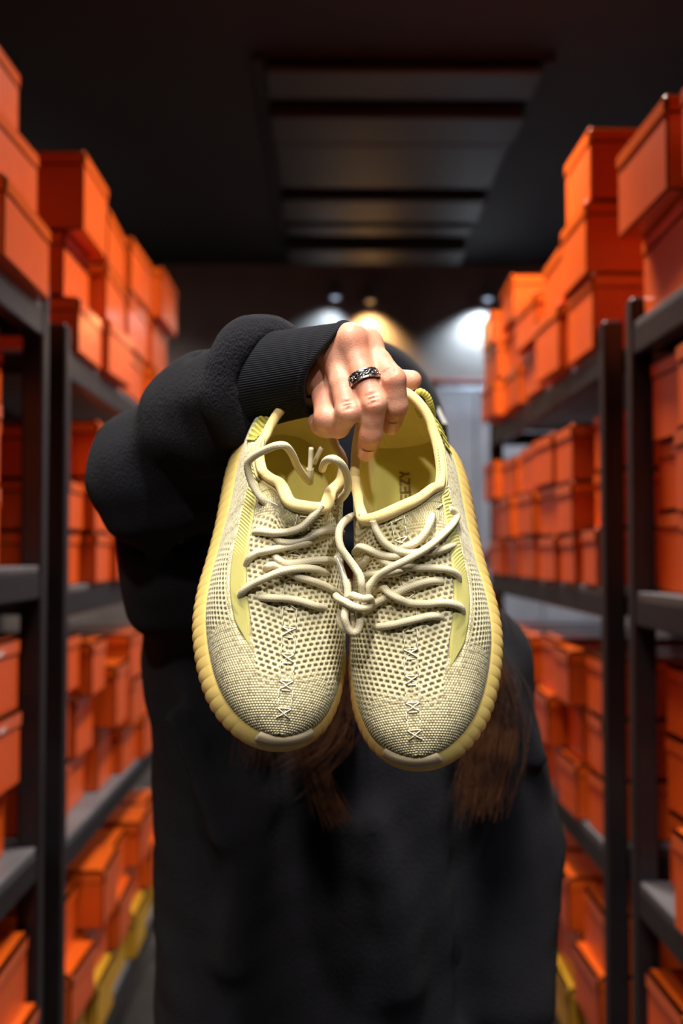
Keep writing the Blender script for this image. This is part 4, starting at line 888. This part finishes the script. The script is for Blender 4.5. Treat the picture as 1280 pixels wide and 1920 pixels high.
for q in range(12):                                                                         # standing collar around the neck
    a, a2 = 2*np.pi*q/12, 2*np.pi*(q+1)/12
    sp.append(('cone', (.036+.066*math.cos(a), 1.285+.062*math.sin(a), 1.302+.012*math.sin(a)), (.036+.066*math.cos(a2), 1.285+.062*math.sin(a2), 1.302+.012*math.sin(a2)), .017, .017, .012))
# the sleeve pushed up in a roll behind the cuff
for q in range(14):
    a = 2*np.pi*q/14; T_, N_, B_ = frames(np.array([CU0, CU0+ca*.01, CU0+ca*.02])); w_ = N_[0]*math.cos(a)+B_[0]*math.sin(a); a2 = 2*np.pi*(q+1)/14; w2 = N_[0]*math.cos(a2)+B_[0]*math.sin(a2)
    sp.append(('cone', CU0+ca*(.020+.010*math.cos(a))+w_*.0345, CU0+ca*(.020+.010*math.cos(a2))+w2*.0345, .0145, .0145, .012))
# folds: raised ridges and sunk creases given as pixel ends and distances on the near side of the cloth
def fold(p, q, r, k, cut=False): sp.append(('cutcone' if cut else 'cone', at(*p), at(*q), r, r*.8, k))
fold((305, 745, .958), (352, 820, .945), .009, .020, True); fold((345, 760, .950), (418, 825, .908), .015, .030)
fold((385, 690, .905), (405, 752, .893), .008, .018, True); fold((205, 900, 1.0), (330, 830, .955), .014, .035)
fold((345, 850, .955), (440, 870, .93), .014, .018, True); fold((260, 965, 1.01), (400, 935, .985), .014, .04)
fold((225, 1030, 1.06), (380, 1010, 1.03), .010, .02, True); fold((290, 1140, 1.13), (430, 1090, 1.10), .014, .04)
fold((868, 1480, 1.175), (866, 1900, 1.17), .010, .016, True); fold((330, 1350, 1.12), (420, 1560, 1.11), .014, .04)
fold((480, 1500, 1.12), (440, 1800, 1.12), .012, .04); fold((700, 1550, 1.12), (760, 1850, 1.12), .012, .04); fold((940, 1260, 1.19), (1010, 1420, 1.19), .012, .03)
def cloth_warp(Fd, xs, ys, zs):
    X, Y, Z = np.meshgrid(xs, ys, zs, indexing='ij')
    n = np.sin(X*41+Z*23+1.3*np.sin(Y*17))*np.sin(Z*31-Y*29+X*11)+.5*np.sin(X*83-Z*57+Y*61)*np.sin(Z*71+X*37)
    return Fd+.0026*n.astype(np.float32)
sp.append(('cutcone', (.036, 1.285, 1.29), (.036, 1.285, 1.5), .054, .058, .008))                  # neck opening
sp.append(('cutcone', CU0+ca*.030, CU0+ca*.2, .030, .030, .004))
sp.append(('cutcone', (.0, 1.27, .74), (.02, 1.27, .60), .5, .5, .01)) if False else None
xs = axis_pts(-.33, .36, .0065, [(-.27, .0, .0036)]); ys = axis_pts(.80, 1.46, .0065, [(.82, 1.05, .0036)]); zs = axis_pts(.66, 1.56, .0065, [(1.36, 1.54, .0036)])
sp = [p for p in sp if p]
V, Q = sdf_mesh(sp, xs, ys, zs, cloth_warp); V = relax(V, Q, 3, .5)
hoodie = pmesh('sweatshirt', V, Q, M['hoodie'])
# ribbed cuff, its rim cut at a slant over the back of the hand
T_, N_, B_ = frames(np.array([CU0, CU0+ca*.01, CU0+ca*.02])); Nn, Bn = N_[0], B_[0]
NR, NC = 64, 720; ph = np.linspace(0, 2*np.pi, NC, endpoint=False)[None]; tt = np.linspace(0, 1, NR)[:, None]
upw = (Nn@UP)*np.cos(ph)+(Bn@UP)*np.sin(ph); slant = .020*upw-.018*((Nn@FW)*np.cos(ph)+(Bn@FW)*np.sin(ph)); L_ = cl+.014+slant; tloc = .008+(L_-.008)*tt
rad = .0330+.0035*np.exp(-((tt-.0)/.25)**2)-.0050*tt+.0012*np.sin(3*ph+2*tt)+.0007*np.abs(np.sin(ph*52))
rad = np.where(tt > .93, rad+.0014*np.sin((tt-.93)/.07*np.pi), rad)
sq = 1+.10*np.cos(2*ph)
Pc = CU0+ca*tloc[..., None]+(Nn*(np.cos(ph)*rad*sq)[..., None]+Bn*(np.sin(ph)*rad)[..., None])
Pin = CU0+ca*(tloc[::-1][:20]-.001)[..., None]+(Nn*(np.cos(ph)*(rad[::-1][:20]*sq-.0032))[..., None]+Bn*(np.sin(ph)*(rad[::-1][:20]-.0032))[..., None])
G = np.concatenate([Pc, Pin], 0); m_ = G.shape[0]; i = np.arange(m_-1)[:, None]; j = np.arange(NC)[None]
Q = np.stack(np.broadcast_arrays(i*NC+j, i*NC+(j+1) % NC, (i+1)*NC+(j+1) % NC, (i+1)*NC+j), -1).reshape(-1, 4)
pmesh('cuff', G.reshape(-1, 3), Q, M['cuff'], hoodie)
# ---------------- trousers and boots
tp = [('cone', (-.045, 1.27, .92), (.075, 1.27, .92), .103, .103, .04), ('cone', (-.065, 1.27, .84), (-.085, 1.26, .50), .084, .068, .03), ('cone', (-.085, 1.26, .50), (-.09, 1.275, .12), .068, .056, .02),
      ('cone', (.09, 1.27, .84), (.125, 1.26, .50), .084, .068, .03), ('cone', (.125, 1.26, .50), (.13, 1.275, .12), .068, .056, .02)]
V, Q = sdf_mesh(tp, axis_pts(-.22, .26, .009), axis_pts(1.10, 1.42, .009), axis_pts(.05, 1.07, .009)); pmesh('trousers', relax(V, Q, 2), Q, M['trousers'])
for x in (-.092, .132):
    V, Q = sdf_mesh([('cone', (x, 1.30, .05), (x-.004, 1.10, .036), .046, .036, .02), ('cone', (x, 1.29, .06), (x, 1.285, .14), .046, .050, .03), ('cutcone', (x, 1.2, -.30), (x, 1.2, -.30), .3, .3, .004)],
                    axis_pts(x-.07, x+.07, .006), axis_pts(1.03, 1.37, .006), axis_pts(-.015, .20, .006)); pmesh('boot', relax(V, Q, 2), Q, M['boot'])
# ---------------- hat with folded brim and a small white tag
u = np.linspace(0, 1, 40)
pr = [(np.cos(a), np.sin(a)) for a in np.linspace(np.pi/2, 0, 26)]
prof = [(.109*c_*.93, .018+.112*s_) for c_, s_ in pr]+[(.102, -.004), (.107, -.004), (.1095, -.020), (.108, -.042), (.103, -.045), (.100, -.030), (.098, .0)]
NA = 160; ang = np.linspace(0, 2*np.pi, NA, endpoint=False); rows = []
for rr_, zz_ in prof:
    rb = rr_*(1+.012*np.abs(np.sin(ang*40))); rows.append(np.stack([HC[0]+rb*np.cos(ang)*.93, HC[1]+.012+rb*np.sin(ang)*1.08, HC[2]+zz_+0*ang+.012*np.sin(ang)], 1))
V = (np.vstack(rows)-HC)@RH.T+HC; Fq = np.array([(i*NA+j, (i+1)*NA+j, (i+1)*NA+(j+1) % NA, i*NA+(j+1) % NA) for i in range(len(rows)-1) for j in range(NA)])
hat = pmesh('hat', V, Fq, M['beanie'])
dV = V-CAM; pxy = np.stack([CX+F*(dV@RT)/(dV@FW), CY-F*(dV@UP)/(dV@FW)], 1); hn = V-HC; hn /= np.linalg.norm(hn, axis=1)[:, None]
ok = ((hn*dV).sum(1) < -.10); ok[-5*NA:] = False; kq = np.where(ok, np.hypot(pxy[:, 0]-824, pxy[:, 1]-779), 1e9).argmin(); tn = Vector(hn[kq])
mb = MB(); mb.box((-.0045, -.0125, -.0008), (.0045, .0125, .0012), .0006); tg = mb.build('hat_tag', M['label_paper'], hat)
tz = tn; ty = (Vector((0.10, 0, 1))-tz*Vector((0.10, 0, 1)).dot(tz)).normalized(); tx = ty.cross(tz)
tg.matrix_local = Matrix.Translation(Vector(V[kq]-PO)+tn*.0016) @ Matrix([[tx.x, ty.x, tz.x, 0], [tx.y, ty.y, tz.y, 0], [tx.z, ty.z, tz.z, 0], [0, 0, 0, 1]])
# ---------------- long hair falling over both shoulders
hr = random.Random(5); mb_v, mb_f, nv = [], [], 0
def lock(pts, n, spread, tipspread, seed):
    global nv
    for q in range(n):
        o0 = np.array([hr.gauss(0, spread), hr.gauss(0, spread*.6), hr.gauss(0, spread*.3)]); o1 = np.array([hr.gauss(0, tipspread), hr.gauss(0, tipspread*.4), hr.gauss(0, tipspread*.9)])
        P = np.array(pts); w = np.linspace(0, 1, len(P))[:, None]; wob = np.array([[math.sin(3*i+q), math.sin(2*i+q*2), 0] for i in range(len(P))])*.004*w
        C = catmull(P+o0*(1-w)+o1*w+wob, .018); r = .00065*np.linspace(1, .35, len(C))
        V, Fq = sweep(C, r, 4, False); mb_v.append(V); mb_f.append(Fq+nv); nv += len(V)
hR = HC+[.078, .0, -.02]; hL = HC+[-.078, .0, -.02]
lock([hR, hR+[.022, -.04, -.09], at(880, 1190, 1.135), at(930, 1290, 1.12), at(930, 1390, 1.11), at(905, 1490, 1.105)], 240, .014, .014, 1)
lock([hR, hR+[.020, -.045, -.09], at(880, 1190, 1.13), at(905, 1290, 1.115), at(900, 1400, 1.105), at(890, 1510, 1.10)], 170, .012, .010, 2)
lock([hL, hL+[-.012, -.05, -.10], at(560, 1160, 1.12), at(560, 1300, 1.11), at(585, 1430, 1.10), at(622, 1535, 1.10)], 170, .014, .008, 3)
lock([hL, hL+[-.012, -.05, -.10], at(590, 1160, 1.12), at(640, 1280, 1.11), at(630, 1380, 1.10), at(560, 1440, 1.10)], 120, .014, .012, 4)
lock([hL, hL+[-.02, -.04, -.10], at(530, 1160, 1.12), at(500, 1300, 1.11), at(480, 1420, 1.10)], 90, .014, .012, 5)
lock([hR+[0, .05, 0], hR+[.015, .06, -.10], hR+[.03, .06, -.2], hR+[.03, .08, -.32]], 60, .02, .02, 6); lock([hL+[0, .05, 0], hL+[-.015, .06, -.10], hL+[-.03, .06, -.2], hL+[-.03, .08, -.32]], 60, .02, .02, 7)
for q, an in enumerate((-25, 5, 35, 65, 90, 115, 145, 175, 205)):                                # roots all round the sides and the back of the hat brim
    ca_, sa_ = math.cos(math.radians(an)), math.sin(math.radians(an)); r0 = HC+np.array([.080*ca_, .030+.085*sa_, -.035]); dn = np.array([.045*ca_, .03*sa_+.012, 0])
    lock([r0, r0+dn*.6+[0, 0, -.07], r0+dn*1.3+[0, .0, -.14], r0+dn*1.6+[0, -.0, -.24], r0+dn*1.5+[0, -.01, -.33]], 110, .016, .018, 20+q)
pmesh('hair', np.vstack(mb_v), np.vstack(mb_f), M['hair'])
